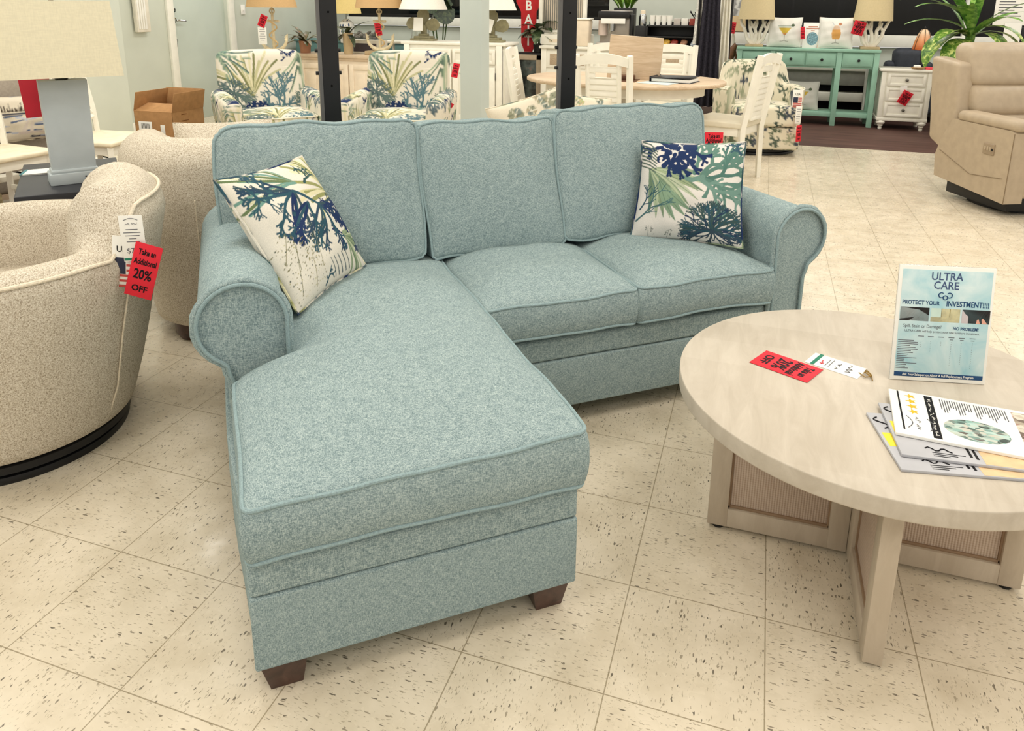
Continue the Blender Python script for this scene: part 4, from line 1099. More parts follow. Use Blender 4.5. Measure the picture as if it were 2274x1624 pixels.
fl(Matrix.Translation((0, BD / 2, BH)) @ Matrix.Rotation(R(-8), 4, 'X'))
fl(Matrix.Translation((BW / 2, 0, BH)) @ Matrix.Rotation(R(12), 4, 'Y') @ Matrix.Rotation(R(90), 4, 'Z'))
fl(Matrix.Translation((-BW / 2, 0, BH)) @ Matrix.Rotation(R(14), 4, 'Y') @ Matrix.Rotation(R(90), 4, 'Z'))
fl(Matrix.Translation((0, -BD / 2, BH)) @ Matrix.Rotation(R(-72), 4, 'X'))
o = MB().bx(-0.145, -0.02, -BD / 2 - .001, -BD / 2, 0.24, 0.42, 0.0002).bx(-0.14, -0.06, -BD / 2 - .001, -BD / 2, 0.14, 0.20, 0.0002).bx(0.06, 0.10, -BD / 2 - .001, -BD / 2, 0.32, 0.40, 0.0002).build('shipping_label', M_PAPER, bx_)
m = MB()
for k in range(12): m.bx(-0.12 + k * .0065, -0.12 + k * .0065 + 0.002 + 0.002 * (k % 2), -BD / 2 - .0016, -BD / 2 - .001, 0.365, 0.405, 0.0001)
for k in range(5): m.bx(-0.13, -0.05 - .012 * (k % 3), -BD / 2 - .0016, -BD / 2 - .001, 0.27 + k * .016, 0.275 + k * .016, 0.0001)
m.build('barcode', M_INK, o)
m = MB()
for k in range(6): m.bx(BW / 2, BW / 2 + .001, -0.08, 0.02 - .02 * (k % 3), 0.22 + k * .05, 0.226 + k * .05, 0.0001)
m.build('print', plain('brown_print', (120, 76, 40), 0.7, 0.2), bx_)
ws = thing('wall_pocket', 'white stack of paper strips hanging on the left wall', 'wall file', (-5.985, 4.83, 1.02))
MB().bx(0.0, 0.05, -0.09, 0.09, 0, 0.62, 0.01).build('pocket', plain('white_card', (226, 220, 204), 0.6, 0.3), ws)
for k in range(4): MB().bx(0.05, 0.056, -0.075 + .03 * k, -0.055 + .03 * k, 0.03, 0.60, 0.001).build('paper_strip', M_PAPER, ws)

# ------------------------------------------------------------------ coral-print armchairs behind the posts
def chair_canvas(seed):
    rnd = random.Random(seed); cv = Canvas((232, 224, 206), 380)
    BGC = (232, 224, 206)
    cv.fan(0.36, 0.48, R(98), 1.35, 17, 0.50, 0.012, [(196, 192, 150), (128, 130, 88), (222, 214, 176), (160, 158, 112), (206, 200, 160)], rnd, 0.5, 1.0)
    cv.fan(0.95, 1.0, R(-78), 1.3, 15, 0.55, 0.010, [SAGE, (112, 134, 112), (182, 190, 160), (92, 112, 100)], rnd, .5, .6)
    cv.fan(0.0, 0.98, R(-30), 0.9, 11, 0.42, 0.010, [(120, 144, 126), (150, 166, 142), (92, 116, 108)], rnd, .6, .7)
    for a in range(-40, 200, 18): cv.coral(0.16, 0.50, R(a), .075, .0075, (84, 104, 104), 2, rnd, .5)
    for a in range(190, 350, 16): cv.coral(0.18, 0.52, R(a), .085, .0075, rnd.choice(((78, 92, 98), (96, 116, 110))), 3, rnd, .45)
    for a in range(60, 130, 16): cv.coral(0.20, 0.06, R(a), .08, .009, (92, 110, 118), 3, rnd, .45)
    for a in range(70, 200, 22): cv.coral(0.98, 0.40, R(a), .07, .008, (104, 122, 112), 2, rnd, .5)
    cv.fan(0.5, 0.0, R(90), 1.6, 11, 0.2, 0.009, [(150, 156, 112), (110, 130, 104)], rnd, .4, .6)
    cv.line([(0.62, 0.03), (0.63, .15), (0.65, .28), (.70, .40)], .020, .014, SEA)
    for x, y, a in ((.63, .14, 130), (.63, .18, 40), (.66, .30, 110), (.70, .40, 70), (.70, .38, 130), (.69, .36, 20), (.66, .27, 160), (.62, .06, 30)):
        cv.coral(x, y, R(a), .12, .012, (88, 120, 128), 3, rnd, .42, .22)
    for a in range(0, 360, 45): cv.coral(0.40, 0.30, R(a), .06, .016, NAVY, 2, rnd, .6)
    cv.blob(0.40, 0.30, 0.11, 26, .014, .02, NAVY, rnd, BGC)
    cv.coral(0.48, 0.2, R(-60), .07, .012, NAVY, 2, rnd)
    cv.coral(0.88, 0.96, R(200), .08, .014, NAVY, 2, rnd)
    for x in (.84, .92): cv.sprig(x, .2, R(88), .22, (130, 134, 118), rnd, .004)
    cv.coral(.1, .08, R(70), .1, .012, (92, 110, 118), 3, rnd)
    return cv
CC = chair_canvas(12)
def coral_chair(name):
    t = thing(name, '', 'armchair')
    def bf(x, y, z):
        tz = (z + .33) / .66; rr_ = 0.0
        return (x * (1 - .04 * abs(tz - .5)), y + 0.16 * tz - (0.025 * (1 - (x / .31) ** 2) if y < 0 else 0), z - 0.012 * (x / .31) ** 2 * (1 if z > 0.2 else 0))
    o = MB().rbox((0, 0.20, 0.64), (0.66, 0.17, 0.66), 0.06, (110, 4, 112), 3, bf).build('backrest', M_PRINT, t, ang=80)
    dye(o, CC, lambda co, nr: ((co[:, 0] + .34) / .68, (co[:, 2] - .30) / .68))
    o = MB().rbox((0, -0.10, 0.455), (0.52, 0.62, 0.15), 0.04, (80, 70, 20), 3, lambda x, y, z: (x, y, z + (.03 * (1 - (x / .28) ** 2) * (1 - (y / .31) ** 2) if z > 0 else 0))).build('seat_cushion', M_PRINT, t, ang=80)
    dye(o, CC, box_uv(0.66, 0.4, 0.1))
    pm = MB()
    for zz in (0.52, 0.385): pm.tube([(x, y - 0.10, zz) for x, y, _ in rr_path(0.258, 0.308, 0.03, 0)], 0.005, 6, True)
    pm.build('piping', plain('cream_piping', (232, 226, 206), 0.9, 0.1), o)
    for s in (-1, 1):
        def af(x, y, z, s=s): return (x + s * .025 * smooth01(z, -.1, .22) , y, z - 0.02 * smooth01(-y, -.1, .42) * (1 if z > 0 else 0))
        o = MB().rbox((s * 0.306, -0.05, 0.395), (0.125, 0.78, 0.56), 0.055, (14, 70, 70), 3, af).build('arm', M_PRINT, t, ang=80)
        dye(o, CC, box_uv(0.62, 0.25 + .4 * s, 0.05 + .1 * s))
    o = MB().rbox((0, -0.06, 0.245), (0.56, 0.66, 0.26), 0.02, (30, 24, 12), 2).build('base', M_PRINT, t); dye(o, CC, box_uv(0.6, 0.1, 0.4))
    for lx in (-0.34, 0.34):
        for ly in (-0.37, 0.28): MB().tube([(lx, ly, 0), (lx, ly, 0.13)], [0.018, 0.028], 4).build('leg', M_BROWNLEG, t)
    return t
ccA = coral_chair('accent_chair'); ccA['label'] = 'coral-print armchair left of the black post'; ccA['group'] = 'coral-print armchairs'
ccA.location = (-3.36, 3.34, 0); ccA.rotation_euler = (0, 0, R(47))
again(ccA, 'coral-print armchair between the black post and the sage column', (-2.42, 3.66, 0), R(14))

# ------------------------------------------------------------------ buffets and lamps along the back, left of the column
def raised_panel(mb, x0, x1, z0, z1, y, d=0.008, w=0.05):
    """door or drawer face on a front looking towards -Y: slab with a recessed field"""
    mb.bx(x0, x1, y - 0.018, y, z0, z1, 0.003)
    for a0, a1, b0, b1 in ((x0 + w - .001, x1 - w + .001, z1 - w, z1 - .001), (x0 + w - .001, x1 - w + .001, z0 + .001, z0 + w), (x0 + .001, x0 + w, z0 + .0005, z1 - .0005), (x1 - w, x1 - .001, z0 + .0005, z1 - .0005)):
        mb.bx(a0, a1, y - 0.018 - d, y - 0.016, b0, b1, 0.003)
    return mb
bf_ = thing('buffet', 'white buffet with two drawers over doors behind the sage column', 'buffet', (-2.975, 6.0, 0))
MB().bx(-0.60, 0.60, -0.02, 0.46, 0.905, 0.935, 0.006).build('top', M_WHITE, bf_)
MB().bx(-0.565, 0.565, 0.0, 0.44, 0.08, 0.906).bx(-0.565, -0.50, -0.02, 0.02, 0.0, 0.906).bx(0.50, 0.565, -0.02, 0.02, 0.0, 0.906).build('carcass', M_WHITE, bf_)
MB().bx(0.565, 0.58, 0.05, 0.40, 0.1, 0.88).build('side_panel', M_WHITE, bf_)
for x0, x1 in ((-0.49, -0.01), (0.01, 0.49)):
    d_ = raised_panel(MB(), x0, x1, 0.715, 0.865, -0.002, w=0.035).build('drawer', M_WHITE, bf_)
    d_ = raised_panel(MB(), x0, x1, 0.10, 0.685, -0.002, w=0.07).build('door', M_WHITE, bf_)
    MB().lathe([(0.006, 0), (0.006, 0.015), (0.014, 0.02), (0.012, 0.03)], M=Matrix.Translation(((x1 - .04) if x0 < 0 else (x0 + .04), -0.028, 0.42)) @ Matrix.Rotation(R(90), 4, 'X')).build('knob', M_CREAM, d_)
for z in (0.21, 0.55): MB().bx(0.493, 0.500, -0.026, -0.018, z, z + .08).build('hinge', M_GREYST, bf_)
sb = thing('sideboard', 'cream sideboard with panelled doors behind the coral-print armchairs', 'sideboard', (-4.24, 6.05, 0))
MB().bx(-0.72, 0.66, -0.03, 0.46, 0.725, 0.765, 0.006).bx(-0.70, 0.645, -0.015, 0.44, 0.695, 0.73, 0.008).build('top', plain('pale_wood_top', (206, 184, 156), 0.5, 0.4, var=0.06), sb)
MB().bx(-0.68, 0.63, 0.0, 0.43, 0.05, 0.70).build('carcass', M_CREAM, sb)
for k in range(4):
    x0 = -0.66 + k * 0.322
    d_ = raised_panel(MB(), x0, x0 + 0.31, 0.08, 0.66, -0.002, w=0.06)
    d_.bx(x0 + .10, x0 + .21, -0.026, -0.018, 0.16, 0.56, 0.004); d_ = d_.build('door', M_CREAM, sb)
    MB().lathe([(0.005, 0), (0.005, 0.02), (0.013, 0.024), (0.010, 0.034)], M=Matrix.Translation((x0 + (.29 if k % 2 == 0 else .02), -0.028, 0.36)) @ Matrix.Rotation(R(90), 4, 'X')).build('knob', M_BLACK, d_)
for lx in (-0.64, 0.59): MB().bx(lx - .03, lx + .03, 0.0, 0.06, 0, 0.05).build('foot', M_CREAM, sb)
td = thing('dresser', 'teal dresser by the left wall behind the coral-print armchairs', 'dresser', (-5.02, 7.4, 0))
M_TEALP = plain('teal_paint', (92, 128, 126), 0.5, 0.4)
MB().bx(-0.85, 0.85, 0, 0.45, 0.0, 0.82).build('carcass', M_TEALP, td); MB().bx(-0.87, 0.87, -0.02, 0.46, 0.82, 0.85, 0.006).build('top', M_TEALP, td)
for k in range(3):
    for j in range(3): MB().bx(-0.82 + k * .55, -0.29 + k * .55, -0.015, 0.002, 0.10 + j * .24, 0.32 + j * .24, 0.004).build('drawer', M_TEALP, td)
M_TAN = shade_mat('tan_shade', (196, 162, 116)); M_WSH = shade_mat('white_shade', (240, 236, 224)); M_YSH = shade_mat('butter_shade', (232, 208, 140))
M_IVORY = plain('ivory_resin', (222, 208, 172), 0.5, 0.4, var=0.1, scale=30)
def cone_shade(mb, r0, r1, z0, z1, seg=40, th=0.003):
    return mb.lathe([(r0 - th, z0), (r0, z0), (r1, z1), (r1 - th, z1), (r0 - th, z0 + .001)], seg=seg)
def anchor_lamp(label, loc, rz=0):
    t = thing('anchor_lamp', label, 'lamp', loc, rz, 'anchor lamps with tan shades')
    MB().bx(-0.17, 0.17, -0.06, 0.06, 0, 0.045, 0.006).build('base', plain('driftwood', (190, 168, 132), 0.7, 0.2), t)
    m = MB().tube([(0.165 * math.sin(R(a)) * 1.0, 0, 0.205 - 0.15 * math.cos(R(a))) for a in range(-84, 85, 8)], [0.012 + 0.016 * (1 - abs(a) / 84) for a in range(-84, 85, 8)], 8)
    for s in (-1, 1): m.tube([(s * .155, 0, .17), (s * .175, 0, .24), (s * .15, 0, .20)], [.02, .006, .015], 6)
    m.cyl((0, 0, .06), (0, 0, .46), .018, .014, 10).cyl((-.08, 0, .37), (.08, 0, .37), .012, .012, 8)
    m.tube([(0.028 * math.cos(R(a)), 0, .475 + .028 * math.sin(R(a))) for a in range(0, 360, 30)], .008, 6, True)
    m.build('anchor', M_IVORY, t)
    MB().tube([(.02 + .05 * math.sin(i * .8), -.03 + .02 * math.cos(i * .8), .10 + i * .022) for i in range(14)], .008, 6).build('rope', plain('rope', (214, 186, 138), 0.9, 0.1), t)
    MB().cyl((0, 0, .45), (0, 0, .60), .008, .008, 8).build('stem', M_IVORY, t)
    cone_shade(MB(), 0.265, 0.20, 0.515, 0.80).build('lamp_shade', M_TAN, t, ang=50)
    return t
anchor_lamp('anchor lamp with tan shade behind the left coral-print armchair', (-4.85, 5.50, 0.765))
t0 = thing('side_table', 'small pale table holding the left anchor lamp', 'side table', (-4.85, 5.50, 0))
MB().bx(-0.2, 0.2, -0.17, 0.17, 0.735, 0.765, 0.005).build('tabletop', M_CREAM, t0)
for lx in (-.17, .17):
    for ly in (-.14, .14): MB().bx(lx - .02, lx + .02, ly - .02, ly + .02, 0, 0.735).build('leg', M_CREAM, t0)
anchor_lamp('anchor lamp with tan shade on the cream sideboard', (-3.92, 6.16, 0.765))
def prop_lamp(label, loc, rz=0):
    t = thing('propeller_lamp', label, 'lamp', loc, rz, 'propeller lamps on the white buffet')
    M_PR = plain('aged_bronze_resin', (140, 134, 104), 0.55, 0.4, var=0.12, scale=30)
    MB().bx(-.14, .14, -.06, .06, 0, .025, .004).bx(-.10, .10, -.05, .05, .025, .05, .004).bx(-.05, .05, -.035, .035, .05, .075, .004).build('base', M_PR, t)
    hub = MB().lathe([(.001, 0), (.04, 0), (.045, .02), (.03, .045), (.001, .05)], M=Matrix.Translation((0, -.02, .14)) @ Matrix.Rotation(R(90), 4, 'X')).bx(-.03, .03, -.02, .03, .06, .16, .008).build('hub', M_PR, t)
    for a in (18, 90, 162):
        M = Matrix.Translation((0, -.02, .14)) @ Matrix.Rotation(-R(a - 90), 4, 'Y') @ Matrix.Rotation(R(24), 4, 'Z')
        poly = [(.018 + 0, .02)]
        poly = [(0.016, .02), (.05, .06), (.075, .11), (.07, .16), (.04, .195), (0, .20), (-.04, .19), (-.062, .15), (-.055, .09), (-.016, .02)]
        MB().prism(poly, -.007, .007, 'y', M).build('blade', M_PR, t)
    MB().cyl((0, .01, .15), (0, .01, .42), .008, .008, 8).build('stem', M_PR, t)
    cone_shade(MB(), 0.265, 0.17, 0.335, 0.58).build('lamp_shade', M_WSH, t, ang=50)
    return t
prop_lamp('propeller lamp with white shade on the buffet, left of the column', (-3.40, 6.2, 0.935))
prop_lamp('propeller lamp with white shade on the buffet, right of the column', (-2.60, 6.2, 0.935))
t = thing('price_card', 'white handwritten card leaning on the left propeller lamp', 'card', (-3.41, 6.08, 1.085))
MB().bx(-.055, .055, -.001, .001, -.04, .10, .0005, Matrix.Rotation(R(-8), 4, 'X')).build('card', M_PAPER, t)
t = thing('price_card', 'white handwritten card leaning on the right propeller lamp', 'card', (-2.61, 6.08, 1.085))
MB().bx(-.055, .055, -.001, .001, -.04, .10, .0005, Matrix.Rotation(R(-8), 4, 'X') @ Matrix.Rotation(R(14), 4, 'Y')).build('card', M_PAPER, t)
vl = thing('ceramic_lamp', 'white lamp with blue dashes and a butter shade beside the left post', 'lamp', (-4.78, 6.9, 0.85))
t = NT('dashed_ceramic', 0.25, 0.5)
v = t.n('ShaderNodeTexVoronoi', i_Scale=1.0, i_Randomness=0.25); t.link(t.coord((30, 30, 15)), v.inputs['Vector'])
t.base(t.ramp(v.outputs['Distance'], [(0.30, lin(70, 88, 120)), (0.36, lin(232, 230, 222))]))
MB().lathe([(.001, 0), (.08, 0), (.085, .01), (.095, .20), (.085, .25), (.05, .27), (.03, .29)], seg=28).build('body', t.m, vl)
MB().cyl((0, 0, .28), (0, 0, .40), .012, .012, 10).build('stem', plain('brushed_steel', (170, 176, 172), .3, .5, .6), vl)
cone_shade(MB(), .19, .15, .355, .60).build('lamp_shade', M_YSH, vl, ang=50)

def leaf(mb, base, az, el, L, W, droop, n=8, fold=0.12):
    """arching blade leaf: az/el give the starting direction, droop bends it down"""
    rows = []; p = Vector(base); e = el
    for i in range(n + 1):
        t = i / n
        d = Vector((math.cos(az) * math.cos(e), math.sin(az) * math.cos(e), math.sin(e)))
        s = Vector((-math.sin(az), math.cos(az), 0)); up = s.cross(d) * -1
        w = W * (math.sin(math.pi * min(1, t * .92 + .06)) ** 0.8) * .5
        rows.append([tuple(p - s * w + up * w * fold), tuple(p - s * w * .5 + up * w * fold * .2), tuple(p), tuple(p + s * w * .5 + up * w * fold * .2), tuple(p + s * w + up * w * fold)])
        p = p + d * (L / n); e -= droop / n
    return mb.grid(rows)
def leaf_mat(name, ca, cb, cc, sc=18):
    t = NT(name, 0.4, 0.45); f = t.noise(t.coord(), sc, 3.0, 0.6, 0.8)
    t.base(t.ramp(f, [(0.38, lin(*ca)), (0.52, lin(*cb)), (0.66, lin(*cc))])); return t.m
M_LEAFD = leaf_mat('dark_leaf', (34, 46, 30), (52, 66, 42), (82, 92, 58)); M_LEAFB = leaf_mat('bromeliad_leaf', (58, 66, 38), (92, 88, 52), (128, 96, 72))
def plant(name, label, loc, potr, poth, potmat, leaves, mat, seed, Lr, Wd, elr, droop, cat='plant', group=None, stem=None):
    t = thing(name, label, cat, loc, 0, group); rnd = random.Random(seed)
    if poth: MB().lathe([(.001, 0), (potr * .8, 0), (potr, poth), (potr * .9, poth), (potr * .85, poth - .015), (.001, poth - .015)], seg=24).build('pot', potmat, t)
    for k in range(leaves):
        m = leaf(MB(), (rnd.uniform(-.01, .01), rnd.uniform(-.01, .01), poth - .02 if not stem else stem * rnd.uniform(.6, 1) + poth), 2 * math.pi * k / leaves + rnd.uniform(-.3, .3), rnd.uniform(*elr), rnd.uniform(*Lr), Wd * rnd.uniform(.8, 1.2), droop * rnd.uniform(.7, 1.3))
        m.build('leaf', mat, t, ang=80, fix=False)
        if stem: pass
    if stem: MB().cyl((0, 0, poth - .02), (0, 0, poth + stem), .012, .008, 8).build('stem', plain('green_stem', (72, 92, 48), .6, .3), t)
    return t
plant('bromeliad', 'bromeliad with green and rust leaves left of the left black post', (-4.86, 6.10, 0.765), .07, .14, plain('terracotta_pot', (158, 112, 84), .7, .3), 18, M_LEAFB, 2, (.20, .36), .055, (.3, 1.2), 1.3, group='bromeliads on the sideboard')
plant('bromeliad', 'dark-leaved bromeliad just right of the left black post', (-4.32, 6.14, 0.765), .06, .24, plain('glazed_pot', (196, 172, 132), .4, .5), 14, M_LEAFD, 5, (.24, .38), .06, (.0, .9), 1.2, group='bromeliads on the sideboard')
t = thing('monstera', 'dark split-leaf plant standing in front of the left window', 'plant', (-3.95, 7.9, 0))
MB().lathe([(.001, 0), (.14, 0), (.17, .3), (.15, .3), (.001, .28)], seg=24).build('pot', M_WHITE, t)
for k, (az_, h, s) in enumerate(((200, 1.12, .40), (-40, 1.2, .42), (250, 1.3, .36), (20, 1.35, .34))):
    a = R(az_); poly = []
    for i in range(40):
        b = 2 * math.pi * i / 40; rr_ = s * (.5 + .08 * math.cos(b)) * (1 - (.35 if i % 5 == 0 and 6 < i < 34 else 0)); poly.append((rr_ * math.sin(b) * .8, rr_ * math.cos(b) - .1))
    M = Matrix.Translation((.12 * math.cos(a), .12 * math.sin(a), h)) @ Matrix.Rotation(a + R(90), 4, 'Z') @ Matrix.Rotation(R(-25), 4, 'X') @ Matrix.Rotation(R(180), 4, 'Y')
    MB().prism(poly, -.002, .002, 'y', M).build('leaf', M_LEAFD, t, smooth=False)
    MB().tube([(0, 0, .28), (.05 * math.cos(a), .05 * math.sin(a), h * .6), (.12 * math.cos(a), .12 * math.sin(a), h)], .008, 6).build('stem', plain('green_stem', (72, 92, 48), .6, .3), t)
t = thing('framed_box', 'white shadow box with a dark inset on the cream sideboard', 'box', (-4.08, 6.31, 0.765), R(-3))
MB().bx(-.30, .12, 0, .10, 0, .155, .004).build('frame', M_WHITE, t); MB().bx(-.28, .03, -.003, .002, .02, .115, .002).build('inset', plain('plum_grey', (82, 74, 80), .6, .3), t)
t = thing('serving_tray', 'white tray table with a clear vessel behind the anchor lamp', 'tray', (-3.90, 6.75, 0))
MB().bx(-.28, .34, -.12, .2, .87, .895, .006).build('tray', M_WHITE, t)
for lx in (-.24, .30):
    for ly in (-.08, .16): MB().bx(lx - .012, lx + .012, ly - .012, ly + .012, 0, .875).build('leg', M_WHITE, t)
t = thing('glass_vase', 'clear glass vessel standing on the white tray table', 'vase', (-3.70, 6.76, 0.895))
g_ = NT('clear_glass', 0.05, 0.5); g_.base((.92, .94, .9, 1)); g_.b.inputs['Transmission Weight'].default_value = .9
MB().lathe([(.001, 0), (.12, 0), (.10, .15), (.07, .25), (.066, .25), (.095, .15), (.112, .008), (.001, .008)], seg=28).build('vessel', g_.m, t)
t = thing('driftwood_piece', 'grey driftwood sculpture on the teal dresser', 'ornament', (-5.0, 7.55, 0.852))
rnd = random.Random(8); m = MB()
for k in range(7):
    pts = [(-.25 + .07 * k, .02 * math.sin(k), .035)]; 
    for i in range(4): pts.append((pts[-1][0] + rnd.uniform(.02, .08), pts[-1][1] + rnd.uniform(-.03, .03), max(.03, pts[-1][2] + rnd.uniform(-.03, .05))))
    m.tube(pts, [.03, .035, .025, .03, .012], 7)
m.tube([(-.28, 0, .03), (0, .02, .035), (.3, 0, .03)], .033, 8); m.build('branches', plain('weathered_grey', (128, 122, 114), .8, .2, var=.3, scale=40), t)
t = thing('wall_switch', 'white light switch plate beside the door frame', 'switch', (-5.995, 6.50, 1.24)); MB().bx(0, .008, -.04, .04, -.06, .06).build('plate', M_PAPER, t); MB().bx(.008, .014, -.01, .01, -.015, .015).build('toggle', M_PAPER, t)
# tags on these
make_tag('red sale tag hanging from the left anchor lamp shade', (-4.80, 5.30, 1.20), (.86, .30, -.42), (.42, 0, .9), .075, .13)
def ptx(t, w, h):
    m = MB()
    for k, l in enumerate((.6, .7, .5, .7, .65, .4)): m.bx(-w * l / 2, w * l / 2, -.0012, -.0006, -.03 - k * .022, -.026 - k * .022, .0001)
    m.build('lettering', M_GREYINK, t, smooth=False)
price_tag('price_tag', 'long white price tag hanging under the red tag of the left anchor lamp', (-4.85, 5.31, 1.08), (.95, .3, 0), (-.02, 0, 1), .09, .18, ptx)
make_tag('red sale tag behind the anchor lamp on the sideboard', (-3.93, 6.13, 1.12), (.92, .3, .1), (.1, 0, 1), .075, .14)
make_tag('red sale tag hanging on the right side of the right coral-print armchair', (-2.06, 3.92, .885), (.93, .3, -.2), (-.1, 0, 1), .05, .11)
make_tag('red sale tag dangling near the buffet door left of the column', (-2.045, 3.74, .61), (.8, .25, -.55), (.5, 0, .8), .075, .10, string=[(-.02, .0, .02), (-.09, .02, .05)])
make_tag('dark red sale tag on the edge of the left coral-print armchair', (-2.86, 3.40, .84), (.25, .95, 0), (.1, -.1, 1), .05, .14)

# ------------------------------------------------------------------ dining set in the middle distance
dt = thing('dining_table', 'oval dining table with pale wood top and white apron, centre back', 'dining table', (-0.87, 4.56, 0))
M_DW = wood('pale_dining_wood', (196, 170, 138), (222, 200, 172), (4, 40, 40), 0.45, 0.4)
rx, ry = 0.80, 0.58
el = lambda s, z: [(rx * s * math.cos(R(6 * i)), ry * s * math.sin(R(6 * i)), z) for i in range(60)]
MB().grid([el(0.01, .73), el(.985, .73), el(1, .737), el(1, .755), el(.99, .762), el(.01, .762)], True).build('tabletop', M_DW, dt, ang=60)
MB().grid([el(.80, .65), el(.80, .732), el(.76, .732), el(.76, .65), el(.80, .651)], True).build('apron', M_WHITE, dt)
MB().lathe([(.001, .10), (.11, .10), (.12, .14), (.08, .2), (.07, .35), (.10, .5), (.09, .62), (.16, .66), (.001, .66)], seg=28).build('pedestal', M_WHITE, dt)
for a in range(4):
    M = Matrix.Rotation(R(45 + 90 * a), 4, 'Z')
    MB().tube([(0.05, 0, .16), (.22, 0, .13), (.38, 0, .03), (.42, 0, .02)], [.045, .04, .03, .028], 8, False, M).build('foot', M_WHITE, dt)
o = MB().rbox((0.04, -0.05, 0.925), (0.42, 0.024, 0.35), 0.004, 1, 2, None, Matrix.Translation((0, 0, 0)) @ Matrix.Rotation(R(3), 4, 'Y')).build('folding_leaf', M_DW, dt)
MB().bx(-0.10, 0.14, -0.32, -0.07, 0.7615, 0.765, 0.001).bx(-0.06, 0.11, -0.20, -0.10, 0.764, 0.80, 0.006).build('leaf_well', plain('walnut_inside', (92, 58, 36), 0.5, 0.4, var=.2), dt)

def slat_chair():
    t = thing('dining_chair', '', 'chair')
    MB().rbox((0, -0.02, 0.455), (0.46, 0.44, 0.045), 0.012, 2, 2, lambda x, y, z: (x * (1 - .08 * (y / .22)), y, z)).build('seat', plain('ivory_seat', (222, 214, 192), .55, .35, var=.04), t)
    MB().bx(-.19, .19, -.21, -.19, .37, .435).bx(-.19, .19, .16, .18, .37, .435).bx(-.20, -.18, -.2, .17, .37, .435).bx(.18, .20, -.2, .17, .37, .435).build('apron', M_WHITE, t)
    lean_ = lambda z: 0.20 + max(0, z - .42) * 0.17
    for s in (-1, 1):
        MB().tube([(s * .19, -.205, 0), (s * .195, -.205, .43)], [.016, .024], 4).build('leg', M_WHITE, t)
        MB().tube([(s * .185, .215, 0), (s * .19, .20, .42), (s * .195, lean_(.75), .75), (s * .198, lean_(.99), .985)], [.022, .028, .026, .024], 4).build('back_post', M_WHITE, t)
    rows = []
    for i in range(13):
        x = -.19 + .38 * i / 12; a = .03 * (1 - (x / .19) ** 2); y = lean_(.95)
        rows.append([(x, y - .012, .90 + a * .8), (x, y + .012, .90 + a * .8), (x, y + .020, .965 + a), (x, y - .006, .965 + a)])
    MB().grid(rows, True).build('top_rail', M_WHITE, t)
    for s in (-1, 1):
        MB().tube([(s * .115, lean_(.50), .50), (s * .115, lean_(.92), .925)], .020, 4).build('stile', M_WHITE, t)
    for k in range(9):
        z = .535 + k * .043
        if k == 7:
            m = MB().bx(-.11, -.06, lean_(z) - .006, lean_(z) + .006, z - .019, z + .019).bx(.06, .11, lean_(z) - .006, lean_(z) + .006, z - .019, z + .019).bx(-.07, .07, lean_(z) - .006, lean_(z) + .006, z - .021, z - .012)
            m.build('handle_slat', M_WHITE, t)
        else:
            MB().rbox((0, lean_(z), z), (.225, .012, .0445), .003, 1, 1, None, None).build('slat', M_WHITE, t)
    MB().bx(-.115, .115, lean_(.5) - .012, lean_(.5) + .012, .485, .515).build('lower_rail', M_WHITE, t)
    return t
sc_ = slat_chair(); sc_['label'] = 'white slat-back dining chair at the near side of the oval table'; sc_['group'] = 'white slat-back dining chairs'
sc_.location = (-0.885, 4.16, 0); sc_.rotation_euler = (0, 0, R(180 - 4))
again(sc_, 'white slat-back dining chair at the left end of the oval table', (-1.50, 4.46, 0), R(98))
again(sc_, 'white slat-back dining chair at the right end, with a red tag on its seat', (-0.045, 4.60, 0), R(-110))
again(sc_, 'white slat-back dining chair behind the table, left of the raised leaf', (-1.16, 5.22, 0), R(2))
again(sc_, 'white slat-back dining chair behind the table, right of the raised leaf', (-0.62, 5.28, 0), R(-3))
make_tag('red 20% OFF tag hanging from the seat of the right dining chair', (-0.10, 3.93, 0.465), (.95, .31, 0), (0, 0, 1), .13, .17)
t = thing('folder_binder', 'black ring binder lying on the dining table', 'binder', (-0.45, 4.42, 0.7625), R(-12))
MB().bx(-.16, .16, -.12, .12, 0, .004, .001).bx(-.16, .16, -.12, .12, .034, .040, .001, Matrix.Rotation(R(-1.5), 4, 'Y')).bx(-.164, -.156, -.12, .12, 0, .042, .002).build('cover', M_DARK, t)
MB().bx(-.15, .15, -.11, .112, .005, .028, .001).build('pages', M_PAPER, t)
t = thing('leaflet', 'pale blue leaflet on the dining table in front of the binder', 'leaflet', (-0.56, 4.25, 0.7625), R(-20))
MB().bx(-.13, .13, -.09, .09, 0, .003, .001).build('sheet', plain('pale_blue_paper', (206, 220, 220), .6, .3), t)

# ------------------------------------------------------------------ coffee corner behind the dining set
ws_ = thing('sideboard', 'white sideboard with tan inset panels behind the dining chairs', 'sideboard', (-1.32, 6.55, 0))
MB().bx(-.85, .85, -.02, .45, .865, .895, .006).build('top', M_WHITE, ws_)
for lx in (-.80, -.27, .27, .80): MB().bx(lx - .03, lx + .03, 0, .06, 0, .87).build('leg', M_WHITE, ws_)
MB().bx(-.80, .80, .02, .43, .28, .87).build('carcass', M_WHITE, ws_)
for x0 in (-.77, -.24, .30):
    for z0, z1 in ((.66, .84), (.34, .62)):
        MB().bx(x0, x0 + .47, .006, .024, z0, z1).build('door', M_WHITE, ws_)
        MB().bx(x0 + .04, x0 + .43, .002, .010, z0 + .03, z1 - .03, .002).build('tan_inset', plain('tan_rattan', (182, 162, 136), .7, .2, var=.12, scale=80), ws_)
fan = thing('box_fan', 'white window box fan on the sideboard behind the right post', 'fan', (-1.98, 6.80, 0.895))
